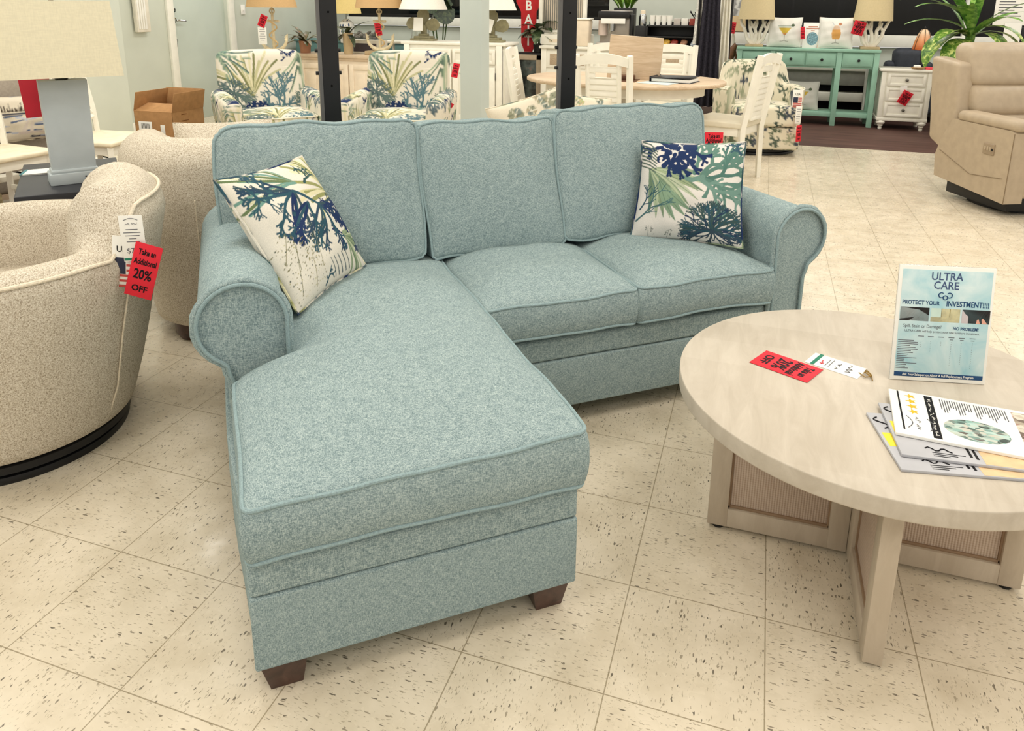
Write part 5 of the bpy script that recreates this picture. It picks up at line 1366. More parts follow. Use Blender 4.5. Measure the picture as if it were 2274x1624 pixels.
MB().tube([(-.25 + .0, 0, .06), (-.19, 0, .02), (.19, 0, .02), (.25, 0, .06), (.25, 0, .50), (.19, 0, .56), (-.19, 0, .56), (-.25, 0, .50)], .028, 8, True).build('frame', M_WHITE, fan)
for k in range(19): MB().cyl((-.22 + k * .0245, -.03, .05), (-.22 + k * .0245, -.03, .53), .003, .003, 6).build('grille_bar', M_CREAM, fan)
MB().bx(-.24, .24, .02, .03, .04, .54).build('back_plate', plain('fan_grey', (150, 146, 136), .6, .3), fan)
for s in (-.14, .14): MB().bx(s - .05, s + .05, -.08, .08, -.0, .012).build('foot', M_WHITE, fan)
fan.location = (-1.98, 6.80, 0.895 + .12)
t = thing('appliance', 'white boxy appliance under the box fan', 'appliance', (-1.92, 6.80, 0.895))
MB().rbox((0, 0, .06), (.56, .22, .118), .012, 1, 2).build('body', M_WHITE, t); MB().bx(-.18, .18, -.113, -.108, .03, .07).build('slot', M_CREAM, t)
t = thing('plastic_bin', 'cream plastic bin standing on the sideboard beside the right post', 'bin', (-1.70, 6.62, 0.895))
MB().rbox((0, 0, .14), (.16, .16, .28), .02, 1, 2, lambda x, y, z: (x * (1 + .1 * z / .14), y * (1 + .1 * z / .14), z)).build('tub', M_CREAM, t); MB().rbox((0, 0, .288), (.19, .19, .02), .008, 1, 2).build('lid', M_WHITE, t)
cm = thing('espresso_machine', 'black and steel espresso machine on the sideboard', 'coffee machine', (-1.37, 6.72, 0.895))
M_ST = plain('machine_steel', (176, 168, 158), .3, .5, .5)
MB().bx(-.16, .16, -.02, .16, 0, .38, .008).bx(-.17, .17, -.16, .16, 0, .05, .008).build('body', M_ST, cm)
MB().bx(-.165, .165, -.13, .16, .30, .375, .008).build('head', M_BLACKP, cm); MB().bx(-.13, .13, -.135, -.128, .245, .30, .004).build('control_panel', M_PAPER, cm)
MB().cyl((-.02, -.08, .25), (-.02, -.08, .17), .03, .03, 14).cyl((-.02, -.08, .17), (-.02, -.18, .16), .011, .014, 8).build('portafilter', M_CHROME, cm)
MB().lathe([(.001, 0), (.035, 0), (.04, .07), (.036, .07), (.001, .01)], (.08, -.09, .05), 16).build('cup', M_PAPER, cm)
MB().lathe([(.001, 0), (.05, 0), (.05, .16), (.001, .16)], (-.13, -.02, .12), 16).build('water_tank', plain('smoky_plastic', (214, 196, 184), .3, .4), cm)
MB().bx(.165, .20, -.06, .14, 0, .34, .006).build('side_column', M_BLACKP, cm)
og = thing('organizer_shelf', 'black coffee organizer with cups and snacks on the sideboard', 'organizer', (-0.78, 6.72, 0.895))
m = MB()
for z in (0, .11, .22): m.bx(-.24, .36, -.10, .12, z, z + .016)
m.bx(-.24, -.225, -.10, .12, 0, .24).bx(.345, .36, -.10, .12, 0, .24).bx(-.24, .36, .105, .12, 0, .27).bx(-.36, -.235, -.06, .12, 0, .225)
m.build('shelf', M_BLACKP, og)
def small(name, label, cat, loc, prof, mat, group, seg=14):
    o = MB().lathe(prof, (0, 0, 0), seg).build(name, mat); o.location = loc; return tag(o, label, cat, group)
GX = 'cups and packets in the black organizer'
for k, (x, w) in enumerate(((-.19, 'leftmost'), (-.13, 'second'), (-.07, 'third'), (-.01, 'fourth'))):
    small('paper_cup', 'white cup stack on the top shelf of the organizer, %s from the left' % w, 'cup', (-0.78 + x, 6.70, 1.132), [(.001, 0), (.022, 0), (.030, .075), (.026, .075), (.02, .06), (.026, .06), (.032, .10), (.001, .10)], M_PAPER, GX)
for x, c, w in ((.07, (186, 178, 170), 'grey'), (.15, (226, 222, 214), 'white'), (.23, (150, 66, 54), 'red'), (.30, (92, 70, 76), 'purple')):
    o = MB().bx(-.034, .034, -.04, .04, 0, .07, .006).build('tea_box', plain(w + '_packet', c, .6, .3)); o.location = (-0.78 + x, 6.70, 1.132); tag(o, w + ' packet box on the top shelf of the organizer', 'box', GX)
for k, (x, c, w) in enumerate(((-.10, (226, 190, 92), 'yellow'), (-.03, (222, 176, 70), 'orange yellow'), (.05, (160, 60, 50), 'red'), (.15, (180, 130, 100), 'tan'), (.26, (206, 216, 226), 'pale blue'), (-.18, (214, 206, 190), 'cream'))):
    o = MB().rbox((0, 0, .038), (.075, .08, .076), .03, 2, 3, lambda x, y, z: (x + .006 * math.sin(z * 90), y, z)).build('snack_bag', plain('snack_' + w.replace(' ', '_'), c, .4, .5, var=.25, scale=50))
    o.location = (-0.78 + x, 6.70, 0.912); tag(o, w + ' snack bag on the lower shelf of the organizer', 'snack', GX)
t = thing('stir_stick_cup', 'cup of black stirrers and straws on top of the organizer', 'cup', (-0.52, 6.70, 1.132)); t.location = (-0.50, 6.72, 1.166)
MB().lathe([(.001, -.03), (.03, -.03), (.035, .03), (.001, .03)], seg=14).build('cup', M_BLACKP, t)
rnd = random.Random(3)
m = MB()
for k in range(22):
    a = rnd.uniform(0, 6.3); m.cyl((.01 * math.cos(a), .01 * math.sin(a), 0), (rnd.uniform(.02, .11) * math.cos(a), .03 * math.sin(a), rnd.uniform(.08, .12)), .003, .004, 5)
o = m.build('stirrers', M_INK, t); o['kind'] = 'stuff'
t = thing('thermos', 'steel thermos flask standing on the organizer step', 'flask', (-1.08, 6.74, 1.12))
MB().lathe([(.001, 0), (.038, 0), (.04, .02), (.04, .09), (.03, .12), (.001, .12)], seg=20).build('body', M_CHROME, t); MB().lathe([(.001, .12), (.028, .12), (.026, .16), (.001, .165)], seg=20).build('cap', M_CREAM, t)
# bait sign, its plant and the framed picture
bt = thing('bait_sign', 'red paddle-shaped wall sign with white letters BAIT', 'sign', (-2.42, 6.95, 0))
poly = [(-.045, .80), (.045, .80), (.085, .90), (.09, 1.25), (.15, 1.36), (.15, 1.7), (-.15, 1.7), (-.15, 1.36), (-.09, 1.25), (-.085, .90)]
MB().prism(poly, -.012, .012, 'y').build('board', plain('sign_red', (190, 34, 40), .5, .3, var=.1), bt)
m = MB()
for ch, z in (('B', 1.315), ('A', 1.16), ('I', 1.035), ('T', .92)): m.text(ch, .155, face(0, -.0135, z), .02, .9)
m.build('lettering', M_PAPER, bt, smooth=False, fix=False)
fp = thing('framed_picture', 'large dark picture in a pale wooden frame leaning under the BAIT sign', 'picture', (-2.48, 6.75, 0), 0)
m = MB().bx(-.28, .28, -.015, .015, .72, .78, .004).bx(-.28, .28, -.015, .015, .06, .12, .004).bx(-.28, -.22, -.015, .015, .06, .78, .004).bx(.22, .28, -.015, .015, .06, .78, .004)
m.build('frame', plain('frame_wood', (196, 178, 152), .5, .4, var=.1), fp)
t = NT('dark_print', .3, .5); f = t.noise(t.coord(), 9.0, 4.0); t.base(t.ramp(f, [(.4, lin(24, 30, 28)), (.6, lin(84, 94, 88)), (.72, lin(150, 104, 92))]))
MB().bx(-.225, .225, -.004, .008, .11, .73, .001).build('print', t.m, fp)
MB().bx(-.20, .27, .016, .18, 0, .80, .01).build('backing_crate', M_BLACKP, fp)
plant('potted_plant', 'leafy green plant on the crate in front of the BAIT sign', (-2.26, 6.84, .80), .07, .10, M_BLACKP, 26, leaf_mat('shade_leaf', (46, 62, 40), (72, 90, 60), (112, 128, 92)), 14, (.18, .32), .10, (-.2, .9), 1.3, stem=.17)
t = thing('window_plant', 'bright green plant in a dark pot behind the espresso machine', 'plant', (-1.55, 8.3, 0))
MB().bx(-.13, .13, -.1, .1, 0, 1.30, .01).build('planter', plain('dark_planter', (44, 44, 44), .6, .3), t)
for k in range(9): leaf(MB(), (.08 * math.cos(k * .7), .05 * math.sin(k), 1.29), k * .7, 1.1, .35, .09, 1.2).build('leaf', leaf_mat('lime_leaf', (58, 92, 26), (92, 132, 36), (140, 170, 70)) if k == 0 else bpy.data.materials['lime_leaf'], t, ang=80, fix=False)
# garments on a rail
rk = thing('garment_rack', 'black garment rail beside the coffee sideboard', 'rack', (-0.32, 6.55, 0))
MB().cyl((-.16, 0, 0.02), (-.16, 0, 1.62), .012, .012, 10).cyl((.16, 0, .02), (.16, 0, 1.62), .012, .012, 10).cyl((-.2, 0, 1.6), (.2, 0, 1.6), .012, .012, 10).build('rail', M_BLACK, rk)
MB().bx(-.18, -.14, -.18, .18, 0, .02).bx(.14, .18, -.18, .18, 0, .02).build('foot', M_BLACK, rk)
def drape(name, label, x, y, w, z0, z1, mat, folds, seed, amp=.03):
    rnd = random.Random(seed); ph = rnd.uniform(0, 6); rows = []
    for i in range(9):
        s = i / 8; z = z1 + (z0 - z1) * s; ww = w * (.55 + .45 * s)
        rows.append([(x - ww / 2 + ww * j / 40, y + amp * (.4 + .6 * s) * math.sin(j / 40 * folds * 6.28 + ph), z) for j in range(41)] + [(x + ww / 2 - ww * j / 40, y + .012 + amp * (.4 + .6 * s) * math.sin((40 - j) / 40 * folds * 6.28 + ph), z) for j in range(41)])
    m = MB().grid(rows, True); n = 82; m.f.append(tuple(range(n))); m.f.append(tuple(8 * n + i for i in range(n)))
    o = m.build(name, mat); return tag(o, label, 'garment', 'garments on the rail')
drape('wrap', 'long charcoal wrap hanging nearest on the garment rail', -.36, 6.49, .27, .32, 1.58, plain('charcoal_cloth', (52, 50, 58), .95, .1, var=.25, scale=60), 4, 1)
drape('wrap', 'white wrap hanging right of the charcoal wrap on the rail', -.22, 6.53, .14, .55, 1.58, plain('offwhite_cloth', (226, 222, 208), .95, .1), 3, 2)
drape('wrap', 'dark teal wrap low behind the white wrap on the rail', -.22, 6.60, .16, .45, 1.1, plain('teal_cloth', (40, 78, 84), .95, .1, var=.2), 3, 3)
drape('wrap', 'grey and white patterned wrap at the left of the garment rail', -.47, 6.56, .12, .95, 1.58, plain('greywhite_cloth', (206, 204, 196), .95, .1, var=.3, scale=40), 2, 4)

# ------------------------------------------------------------------ teal console and what stands on it
M_MINT = plain('mint_paint', (146, 188, 166), .5, .4, var=.05)
cn = thing('console_table', 'mint green console table with four drawers on the dark floor', 'console table', (0.645, 7.80, 0.004))
MB().bx(-.775, .765, -.02, .36, .835, .868, .006).build('top', M_MINT, cn)
MB().bx(-.74, .735, .008, .34, .655, .836).build('case', M_MINT, cn)
for lx in (-.735, -.37, .345, .73):
    for ly in (.02, .32): MB().bx(lx - .028, lx + .028, ly - .028, ly + .028, 0, .84, .003).build('leg', M_MINT, cn)
MB().bx(-.73, .73, .01, .33, .10, .155, .004).build('shelf', M_MINT, cn)
for x0, x1, k in ((-.70, -.405, 0), (-.335, -.02, 1), (-.005, .31, 1), (.38, .695, 1)):
    d_ = MB().bx(x0, x1, -.006, .010, .675, .82, .003).bx(x0 + .012, x1 - .012, -.010, -.004, .687, .808, .003).build('drawer', M_MINT, cn)
    MB().lathe([(.006, 0), (.006, .014), (.016, .018), (.014, .028), (.004, .03)], M=Matrix.Translation(((x0 + x1) / 2 + .01, -.010, .748)) @ Matrix.Rotation(R(90), 4, 'X')).build('knob', M_BLACKP, d_)
M_BURLAP = shade_mat('burlap_shade', (212, 194, 152)); M_CORALW = plain('white_coral_resin', (236, 230, 214), .6, .3, var=.04)
def coral_lamp(label, loc, seed):
    t = thing('coral_lamp', label, 'lamp', loc, 0, 'white coral lamps on the mint console'); rnd = random.Random(seed)
    MB().bx(-.10, .10, -.06, .06, 0, .03, .004).build('base', plain('driftwood', (190, 168, 132), .7, .2), t)
    m = MB()
    for s in range(5):
        x0 = (s - 2) * .018; dx = (s - 2) * .026; pts = [(x0, 0, .03)]
        for k in range(1, 6): pts.append((x0 + dx * (k ** .7) * .8 + rnd.uniform(-.015, .015), rnd.uniform(-.02, .02), .03 + k * .058))
        m.tube(pts, [.024, .023, .021, .019, .017, .013], 7)
        b = pts[3]; m.tube([b, (b[0] + (.04 if s % 2 else -.04), b[1], b[2] + .05), (b[0] + (.05 if s % 2 else -.05), b[1], b[2] + .09)], [.017, .015, .009], 6)
    m.build('coral_stem', M_CORALW, t); MB().cyl((0, .02, .03), (0, .02, .40), .008, .008, 8).build('rod', M_CORALW, t)
    cone_shade(MB(), .205, .175, .315, .60).build('lamp_shade', M_BURLAP, t, ang=50)
    return t
coral_lamp('white coral lamp with burlap shade at the left end of the mint console', (.06, 7.95, .872), 3)
coral_lamp('white coral lamp with burlap shade at the right end of the mint console', (1.305, 7.95, .872), 7)
def drink_canvas(kind, word, bg):
    cv = Canvas(bg, 300)
    if kind == 0:
        for i in range(40):
            t = i / 39; y = .38 + .30 * t; w = .03 + .19 * t
            cv.seg((.5 - w, y), (.5 + w, y), .005, .005, (206, 212, 196) if t > .8 else ((206, 176, 70) if t > .2 else (214, 150, 84)))
        cv.seg((.5, .16), (.5, .38), .008, .01, (150, 150, 142)); cv.line([(.38, .14), (.5, .17), (.62, .14)], .01, .01, (160, 158, 148))
        cv.line([(.28, .70), (.72, .70)], .006, .006, (150, 156, 140)); cv.dot(.74, .72, .05, (70, 88, 70)); cv.dot(.74, .72, .03, (104, 124, 90))
    else:
        for i in range(40):
            t = i / 39; y = .26 + .46 * t; w = .06 + .07 * abs(math.sin(t * 2.6 + .5))
            cv.seg((.5 - w, y), (.5 + w, y), .007, .007, (226, 196, 168) if t > .7 else (214, 160, 90))
        cv.seg((.5, .14), (.5, .26), .01, .012, (160, 156, 146)); cv.line([(.40, .12), (.5, .15), (.60, .12)], .01, .01, (160, 158, 148))
        cv.dot(.60, .78, .05, (188, 128, 92)); cv.seg((.42, .74), (.36, .86), .008, .006, (160, 170, 178))
    return cv
def word_pillow(label, ctr, w, h, kind, word, rz, grp, bg=(232, 230, 220)):
    o = slab_pillow('drink_pillow', label, ctr, w, h, .11, rz, R(-12), None, drink_canvas(kind, word, bg), group=grp)
    q = MB().text(word, .042, Matrix.Identity(4), 0, .95)
    q.v = [(x * math.cos(rz) - 0, -.024 - .006 * (1 - (x / .2) ** 2), y - h * .40) for x, y, z in q.v]
    q.build('lettering', M_GREYINK, o, smooth=False, fix=False)
    return o
word_pillow('white cocktail-print pillow left of centre on the mint console', (.385, 7.94, 1.045), .37, .34, 0, 'MARGARITA', 0, 'drink pillows')
word_pillow('white pillow with a tall orange drink, right of centre on the mint console', (.935, 7.94, 1.045), .37, .35, 1, 'PINA COLADA', 0, 'drink pillows')
word_pillow('white cocktail-print pillow on the lower shelf of the mint console', (.645, 7.93, .325), .36, .33, 0, 'MARGARITA', 0, 'drink pillows', (214, 214, 204))
t = thing('shop_card', 'white printed card between the two drink pillows on the console', 'card', (.690, 7.93, .872), 0)
L9 = Matrix.Rotation(R(-8), 4, 'X')
MB().bx(-.105, .105, -.004, .004, 0, .285, .002, L9).build('card', M_PAPER, t)
MB().prism([(.062 * math.cos(R(i * 12)), .105 + .075 * math.sin(R(i * 12))) for i in range(30)], -.0055, -.0045, 'y', L9).build('printed_photo', plain('blue_photo', (120, 156, 166), .6, .3, var=.4, scale=70), t, smooth=False)
m = MB().bx(-.05, .05, -.0055, -.0045, .235, .247, .0005, L9).bx(-.075, .075, -.0055, -.0045, .212, .226, .0005, L9).bx(-.02, .02, -.0055, -.0045, .192, .200, .0005, L9)
m.build('lettering', plain('rust_print', (190, 134, 110), .6, .2), t)
make_tag('red sale tag between the left drink pillow and the printed card', (.572, 7.86, 1.11), (.95, .3, .1), (0, 0, 1), .05, .14)
make_tag('pair of red sale tags hanging from the right burlap lamp', (1.17, 7.80, 1.18), (.93, .2, -.22), (.25, 0, .95), .13, .15)
make_tag('plain red tag hanging from the small lamp left of the console', (-.19, 7.86, 1.15), (.93, .3, -.1), (.1, 0, 1), .07, .13)

# things left of the console
t = thing('end_table', 'white slatted side table left of the mint console', 'side table', (-.37, 8.15, .004))
MB().bx(-.22, .20, -.2, .2, .62, .65).bx(-.2, .18, -.18, .18, .52, .54).build('tabletop', M_WHITE, t)
for lx in (-.2, .18):
    for ly in (-.17, .17): MB().bx(lx - .02, lx + .02, ly - .02, ly + .02, 0, .63).build('leg', M_WHITE, t)
t = thing('figurine', 'dark wooden animal figurine on the white side table', 'figurine', (-.19, 8.08, .654))
MB().tube([(-.03, 0, .02), (-.01, 0, .10), (.01, 0, .18), (.04, 0, .23), (.05, 0, .20)], [.05, .045, .04, .03, .015], 10).lathe([(.001, 0), (.07, 0), (.06, .03), (.001, .035)]).build('body', plain('carved_wood', (112, 76, 48), .5, .4, var=.25, scale=30), t)
MB().tube([(.03, 0, .16), (.05, 0, .08), (.04, 0, .03)], .015, 8).build('trunk', plain('carved_wood', (112, 76, 48), .5, .4), t)
t = thing('gift_bag', 'purple gift bag behind the wooden figurine', 'bag', (-.33, 8.25, .654)); MB().rbox((0, 0, .10), (.16, .10, .20), .01, 1, 1).build('bag', plain('purple_paper', (170, 120, 190), .5, .4, var=.3, scale=20), t)
t = thing('small_lamp', 'small lamp with a square cream shade left of the mint console', 'lamp', (-.22, 8.18, .654))
t.location = (-.20, 8.30, .654)
MB().lathe([(.001, 0), (.06, 0), (.05, .03), (.02, .06), (.025, .30), (.012, .34), (.012, .45)], seg=18).build('body', M_WHITE, t)
box_shade(MB(), .28, .22, .25, .2, .38, .56).build('lamp_shade', shade_mat('peach_shade', (238, 212, 170)), t, smooth=False)
t = thing('framed_art', 'grey wave-print canvas standing behind the small lamp', 'picture', (-.24, 8.86, 0)); 
q = NT('grey_wave_print', .6, .3); w_ = q.n('ShaderNodeTexWave', i_Scale=3.0, i_Distortion=9.0, i_Detail=3.0); q.link(q.coord((1, 1, 3)), w_.inputs['Vector']); q.base(q.ramp(w_.outputs['Fac'], [(.2, lin(150, 148, 146)), (.8, lin(214, 212, 206))]))
MB().bx(-.15, .13, -.02, .02, 1.21, 1.75, .003).build('canvas', q.m, t); MB().bx(.13, .155, -.03, .03, 1.18, 1.75, .003).bx(-.17, -.15, -.03, .03, 1.18, 1.75, .003).build('frame', M_WHITE, t)
# low shelving behind the console
t = thing('low_shelf_unit', 'low grey and white shelving seen under the mint console', 'shelf', (.70, 8.52, .004))
M_GREYP = plain('grey_laminate', (158, 156, 146), .6, .3)
MB().bx(-.75, .75, 0, .25, .40, .575).build('panel', M_GREYP, t); MB().bx(-.77, .77, -.02, .27, .575, .62).build('top', M_WHITE, t)
MB().bx(-.75, .75, -.01, .25, .20, .31, .01).build('board', M_WHITE, t); MB().bx(-.75, .75, .2, .25, 0, .42).build('back', M_INK, t)
for lx in (-.74, .74): MB().bx(lx - .02, lx + .02, 0, .25, 0, .58).build('side', M_WHITE, t)

# ------------------------------------------------------------------ nightstand, amber lamp, recliners beyond
ns = thing('nightstand', 'white three-drawer nightstand on bun feet beside the mint console', 'nightstand', (1.69, 7.72, .004))
MB().bx(-.275, .275, -.02, .40, .645, .675, .008).build('top', M_WHITE, ns)
MB().bx(-.245, .245, .01, .38, .12, .646).bx(-.25, -.205, -.002, .03, .12, .646).bx(.205, .25, -.002, .03, .12, .646).bx(-.255, .255, -.006, .385, .10, .135, .006).build('carcass', M_WHITE, ns)
for z0, z1 in ((.49, .625), (.325, .47), (.15, .305)):
    d_ = raised_panel(MB(), -.19, .19, z0, z1, .012, w=.03).build('drawer', M_WHITE, ns)
    MB().lathe([(.006, 0), (.006, .012), (.018, .018), (.016, .028), (.004, .032)], M=Matrix.Translation((0, -.012, (z0 + z1) / 2)) @ Matrix.Rotation(R(90), 4, 'X')).build('knob', plain('pewter', (120, 118, 112), .35, .5, .8), d_)
for lx in (-.205, .205):
    for ly in (.03, .34): MB().lathe([(.001, 0), (.018, 0), (.022, .02), (.016, .03), (.030, .042), (.026, .054), (.045, .068), (.048, .085), (.035, .102), (.001, .105)], (lx, ly, 0), 20).build('bun_foot', M_WHITE, ns)
make_tag('red sale tag hanging over the drawers of the white nightstand', (1.72, 7.66, .44), (.86, .28, -.42), (.42, 0, .9), .115, .15)
price_tag('price_tag', 'white price tag tied to the top knob of the white nightstand', (1.66, 7.665, .50), (.97, .2, .12), (.18, 0, .98), .075, .10, lambda t, w, h: MB().tube([(0, 0, -.01), (.01, .01, .06), (.03, .03, .09)], .002, 5).build('string', M_STRING, t))
am = thing('amber_lamp', 'small lamp with an amber glass shade on the white nightstand', 'lamp', (1.83, 7.90, .679))
q = NT('amber_glass', .3, .5); sp = q.n('ShaderNodeSeparateXYZ'); q.link(q.coord(), sp.inputs[0])
f = q.math('ADD', q.math('MULTIPLY', sp.outputs[2], 4.0), q.math('MULTIPLY', q.noise(q.coord(), 12.0), .3))
q.base(q.ramp(q.math('SUBTRACT', f, .85), [(.1, lin(196, 96, 44)), (.5, lin(214, 140, 84)), (.9, lin(226, 196, 160))]))
m = MB(); prof = [(.095, .20), (.098, .21), (.085, .28), (.065, .35), (.045, .40), (.03, .42), (.001, .425)]
rows = [[(r * (1 + .07 * abs(math.cos(3 * a))) * math.cos(a), r * (1 + .07 * abs(math.cos(3 * a))) * math.sin(a), z) for a in [2 * math.pi * i / 36 for i in range(36)]] for r, z in prof]
m.grid(rows, True).build('lamp_shade', q.m, am, ang=50)
m = MB()
for k in range(6):
    a = R(30 + 60 * k); m.tube([(r * 1.03 * math.cos(a), r * 1.03 * math.sin(a), z) for r, z in prof[1:-1]], .003, 5)
m.tube([(.1 * math.cos(R(i * 12)), .1 * math.sin(R(i * 12)), .205) for i in range(30)], .004, 6, True)
m.build('leading', M_BLACK, am); MB().lathe([(.001, 0), (.06, 0), (.05, .015), (.012, .03), (.008, .08), (.008, .22)], seg=18).lathe([(.004, .42), (.012, .44), (.004, .46)], seg=10).build('stand', M_BLACK, am)
t = thing('shell_dish', 'tan shell dish with a white shell on the nightstand', 'dish', (1.79, 7.76, .679)); MB().lathe([(.001, 0), (.05, 0), (.075, .02), (.07, .022), (.001, .006)], seg=20).build('dish', plain('tan_shell', (176, 140, 92), .5, .4, var=.2, scale=30), t); MB().rbox((-.01, 0, .03), (.07, .05, .03), .012, 1, 2).build('shell', M_PAPER, t)
t = thing('red_pouch', 'small red pouch lying beside the shell dish on the nightstand', 'pouch', (1.91, 7.76, .679)); MB().rbox((0, 0, .014), (.10, .07, .028), .010, 2, 2, lambda x, y, z: (x, y, z * (1 - .3 * x / .05))).build('pouch', plain('coral_red', (222, 76, 84), .6, .3), t)
M_SLATE = plain('slate_leather', (58, 62, 70), .55, .35, var=.12, scale=20)
def dark_recliner(label, loc):
    t = thing('recliner', label, 'recliner', loc, 0, 'dark recliners by the window')
    MB().rbox((0, .05, .25), (.62, .5, .34), .06, 2, 3).build('seat', M_SLATE, t)
    MB().rbox((0, -.14, .62), (.34, .18, .50), .08, 3, 3, lambda x, y, z: (x * (1 + .08 * z / .25), y, z)).build('backrest', M_SLATE, t)
    for s in (-1, 1): MB().rbox((s * .20, -.16, .55), (.12, .16, .34), .055, 2, 3).build('wing', M_SLATE, t)
    MB().bx(-.25, .25, -.1, .25, 0, .09, .01).build('base', M_BLACKP, t)
    return t
dark_recliner('dark slate recliner behind the nightstand, left of the amber lamp', (1.80, 8.62, .004))
dark_recliner('dark slate recliner behind the amber lamp, half hidden by plant leaves', (2.46, 8.62, .004))
t = thing('paper_bin', 'white paper bin beside the dark recliners', 'bin', (1.40, 8.30, .004)); MB().rbox((0, 0, .385), (.12, .12, .77), .01, 1, 2).build('bin', M_PAPER, t)
t = thing('white_crossleg_table', 'white cross-legged table partly hidden behind the taupe recliner', 'side table', (2.30, 7.45, .004))
MB().bx(-.28, .4, -.2, .25, .56, .60).build('tabletop', M_WHITE, t)
for s in (-1, 1):
    MB().tube([(-.24, s * .18, 0), (-.12, s * .18, .56)], .03, 4).tube([(.34, s * .18, 0), (.22, s * .18, .56)], .03, 4).build('leg', M_WHITE, t)
MB().bx(-.2, .3, -.03, .03, .12, .18).build('stretcher', M_WHITE, t)

# ------------------------------------------------------------------ taupe power recliner on the right
M_TAUPE = plain('taupe_leather', (174, 157, 133), .5, .4, var=.05, scale=18)
rc_ = thing('power_recliner', 'taupe leather power recliner at the right edge', 'recliner', (1.735, 3.955, 0), R(25.5))
# local X runs to the right along the front, Y to the back; the outside of the left arm is x = 0
m = MB().prism([(0.0, .10), (.68, .145), (.70, .30), (.66, .42), (.57, .575), (.02, .575), (.0, .56)], 0.0, .135, 'x'); m.build('side_panel', M_TAUPE, rc_, smooth=False)
o = MB().rbox((.075, .26, .605), (.155, .56, .075), .034, (2, 4, 2), 3).build('armrest', M_TAUPE, rc_)
MB().rbox((.775, .26, .605), (.155, .56, .075), .034, (2, 4, 2), 3).build('armrest', M_TAUPE, rc_)
MB().prism([(0.0, .10), (.68, .145), (.70, .30), (.57, .575), (.02, .575)], .715, .85, 'x').build('side_panel', M_TAUPE, rc_, smooth=False)
MB().rbox((.425, .02, .34), (.60, .06, .42), .03, (3, 1, 3), 3).build('footrest', M_TAUPE, rc_)
MB().rbox((.425, .28, .47), (.58, .56, .16), .05, (3, 3, 2), 3).build('seat_cushion', M_TAUPE, rc_)
for x in (.07, .78):
    MB().rbox((x + (.015 if x < .4 else 0), .68, .655), (.13, .30, .64), .03, (2, 2, 4), 3, lambda a, b, c: (a, b + .14 * (c + .33), c - .18 * (-b / .15) * (1 if c < 0 else .25) * .35)).build('wing', M_TAUPE, rc_)
lf = lambda a, b, c: (a, b + .30 * c - .02 * (1 - (a / .28) ** 2) * (1 if b < 0 else 0), c)
MB().rbox((.415, .70, .945), (.62, .22, .30), .075, (6, 2, 4), 3, lf).build('head_cushion', M_TAUPE, rc_)
MB().rbox((.415, .615, .71), (.61, .20, .22), .07, (6, 2, 3), 3, lf).build('lumbar_cushion', M_TAUPE, rc_)
MB().rbox((.425, .58, .56), (.585, .20, .12), .05, (6, 2, 3), 3, lf).build('lower_cushion', M_TAUPE, rc_)
o = MB().rbox((-.002, .19, .43), (.012, .10, .075), .005, 1, 2).build('control_panel', plain('taupe_plastic', (150, 132, 108), .4, .4), rc_)
for k in range(3): MB().bx(-.011, -.006, .165 + k * .022, .180 + k * .022, .42, .445, .001).build('button', plain('taupe_button', (170, 154, 130), .4, .4), o)
MB().lathe([(.001, 0), (.008, 0), (.008, .004), (.001, .004)], M=Matrix.Translation((-.008, .153, .43)) @ Matrix.Rotation(R(-90), 4, 'Y')).build('usb_port', M_BLACKP, o)
m = MB().tube([(-.002, .04, .26), (-.002, .33, .23), (-.002, .66, .34)], .0022, 5); m.build('seam', plain('dark_taupe_thread', (128, 110, 86), .6, .3), rc_)
MB().tube([(.0, -.002, .10), (.0, -.002, .56)], .003, 5).build('edge_seam', plain('dark_taupe_thread', (128, 110, 86), .6, .3), rc_)
MB().bx(.08, .77, .06, .64, .03, .14, .01).lathe([(.001, 0), (.30, 0), (.30, .03), (.001, .03)], (.42, .36, 0), 32).build('base', M_BLACKP, rc_)

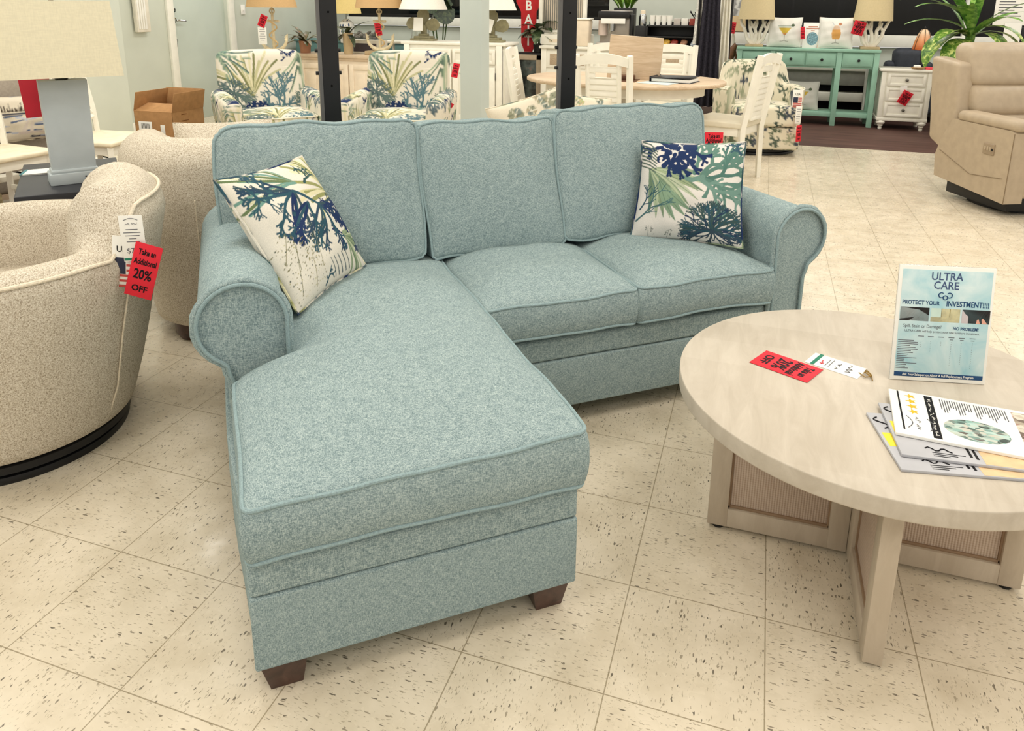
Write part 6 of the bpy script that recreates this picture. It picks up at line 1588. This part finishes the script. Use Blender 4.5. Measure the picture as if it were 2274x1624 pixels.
# large variegated plant behind the recliner
M_VAR = leaf_mat('variegated_leaf', (60, 102, 36), (110, 146, 54), (206, 214, 128), 26); M_GRN = leaf_mat('green_leaf', (66, 110, 44), (104, 150, 62), (150, 184, 92))
vp = thing('floor_plant', 'tall plant with variegated leaves in a grey planter behind the taupe recliner', 'plant', (1.80, 5.75, 0))
MB().lathe([(.001, 0), (.10, 0), (.155, .95), (.145, .95), (.001, .90)], seg=28).build('pot', plain('silver_planter', (164, 172, 164), .4, .5), vp)
rnd = random.Random(11)
for k, (az_, el_, L, W, dr, mm, h) in enumerate(((190, .55, .52, .13, 1.0, M_GRN, 1.15), (205, .2, .50, .24, 1.9, M_VAR, 1.12), (235, .1, .46, .20, 2.0, M_VAR, 1.08), (255, .9, .55, .07, .8, M_GRN, 1.1), (300, .8, .5, .12, 1.2, M_GRN, 1.12), (330, .5, .46, .14, 1.8, M_VAR, 1.15), (20, .9, .5, .09, 1.0, M_GRN, 1.1), (80, 1.2, .5, .07, .6, M_GRN, 1.1), (150, 1.2, .5, .08, .8, M_GRN, 1.1), (270, 1.3, .55, .06, .5, M_GRN, 1.12), (345, .9, .6, .12, 1.0, M_GRN, 1.15), (215, 1.2, .5, .08, .9, M_GRN, 1.15), (0, .4, .48, .12, 1.9, M_VAR, 1.12), (170, .9, .6, .13, 1.2, M_GRN, 1.2), (195, .85, .50, .15, 1.3, M_GRN, 1.22), (220, .6, .42, .16, 1.6, M_VAR, 1.1), (310, .3, .42, .15, 1.9, M_VAR, 1.12), (200, 1.25, .5, .10, .9, M_GRN, 1.2), (240, 1.1, .45, .12, 1.3, M_GRN, 1.15))):
    a = R(az_); b = (.03 * math.cos(a), .03 * math.sin(a), h)
    leaf(MB(), b, a, el_, L, W, dr, 12).build('leaf', mm, vp, ang=80, fix=False)
    MB().tube([(.02 * math.cos(a * 3), .02 * math.sin(a * 3), .90), b], .009, 6).build('stem', M_GRN, vp)
t = thing('notice_sheet', 'white notice sheets standing on the counter at the right edge', 'notice', (2.42, 6.9, 0))
MB().bx(-.30, .5, -.15, .2, .90, .98, .01).bx(-.28, .48, -.12, .18, 0, .9, .01).build('counter', M_WHITE, t)
MB().bx(-.22, .06, -.10, -.095, 1.18, 1.45, .001).bx(-.12, .02, -.11, -.105, .98, 1.2, .001).build('sheet', M_PAPER, t)
m = MB()
for k in range(6): m.bx(-.19, .0 - .03 * (k % 3), -.102, -.1005, 1.26 + k * .026, 1.268 + k * .026, .0003)
m.build('lettering', M_GREYINK, t); MB().bx(.03, .4, -.05, .15, .98, 1.16, .02).build('printer', M_BLACKP, t)

# ------------------------------------------------------------------ leaf-print swivel armchair
rnd = random.Random(17)
cv = Canvas((230, 222, 198), 380)
for k in range(49):
    x, y = (k % 7) / 7 + rnd.uniform(0, .08), (k // 7) / 7 + rnd.uniform(0, .08)
    c = rnd.choice(((70, 84, 76), (98, 110, 88), (160, 166, 138), (72, 80, 92), (170, 172, 146), (84, 98, 84)))
    a0 = rnd.uniform(0, 6.3)
    for j in range(4): cv.coral(x, y, a0 + j * 1.5, .036, .011, c, 1, rnd, .75)
LC = cv
lc = barrel_chair('accent_chair', 'cream leaf-print swivel armchair behind the right dining chair', (.16, 6.02, 0), R(12), Rb=.39, hb=.83, ha=.62, mat=M_PRINT, pip=plain('cream_piping', (232, 226, 206), .9, .1), flare=.03, half=128, thick=.10)
for ch in lc.children:
    if ch.data and ch.data.materials[0] == M_PRINT: dye(ch, LC, lambda co, nr: ((np.arctan2(co[:, 1], co[:, 0]) / 2.6), co[:, 2] / .95 + np.hypot(co[:, 0], co[:, 1]) / .95))
o = MB().rbox((0, -.16, .36), (.56, .58, .17), .04, (40, 40, 12), 3, lambda x, y, z: (x, y, z + (.02 * (1 - (x / .28) ** 2) if z > 0 else 0))).build('box_cushion', M_PRINT, lc); dye(o, LC, box_uv(.85, .2, .3))
o = MB().rbox((0, -.20, .165), (.64, .44, .21), .03, (40, 30, 14), 3).build('front_base', M_PRINT, lc); dye(o, LC, box_uv(.85, .5, .6))
price_tag('flag_tag', 'white flag tag hanging on the right arm of the leaf-print armchair', (.50, 5.60, .62), (.96, .2, 0), (0, 0, 1), .085, .14, pt2)
price_tag('price_tag', 'white price strip below the flag tag of the leaf-print armchair', (.52, 5.59, .48), (.96, .2, 0), (.08, 0, 1), .05, .16, ptx)
make_tag('red sale tag low on the right side of the leaf-print armchair', (.535, 5.58, .31), (.6, .7, .05), (0, 0, 1), .07, .15)
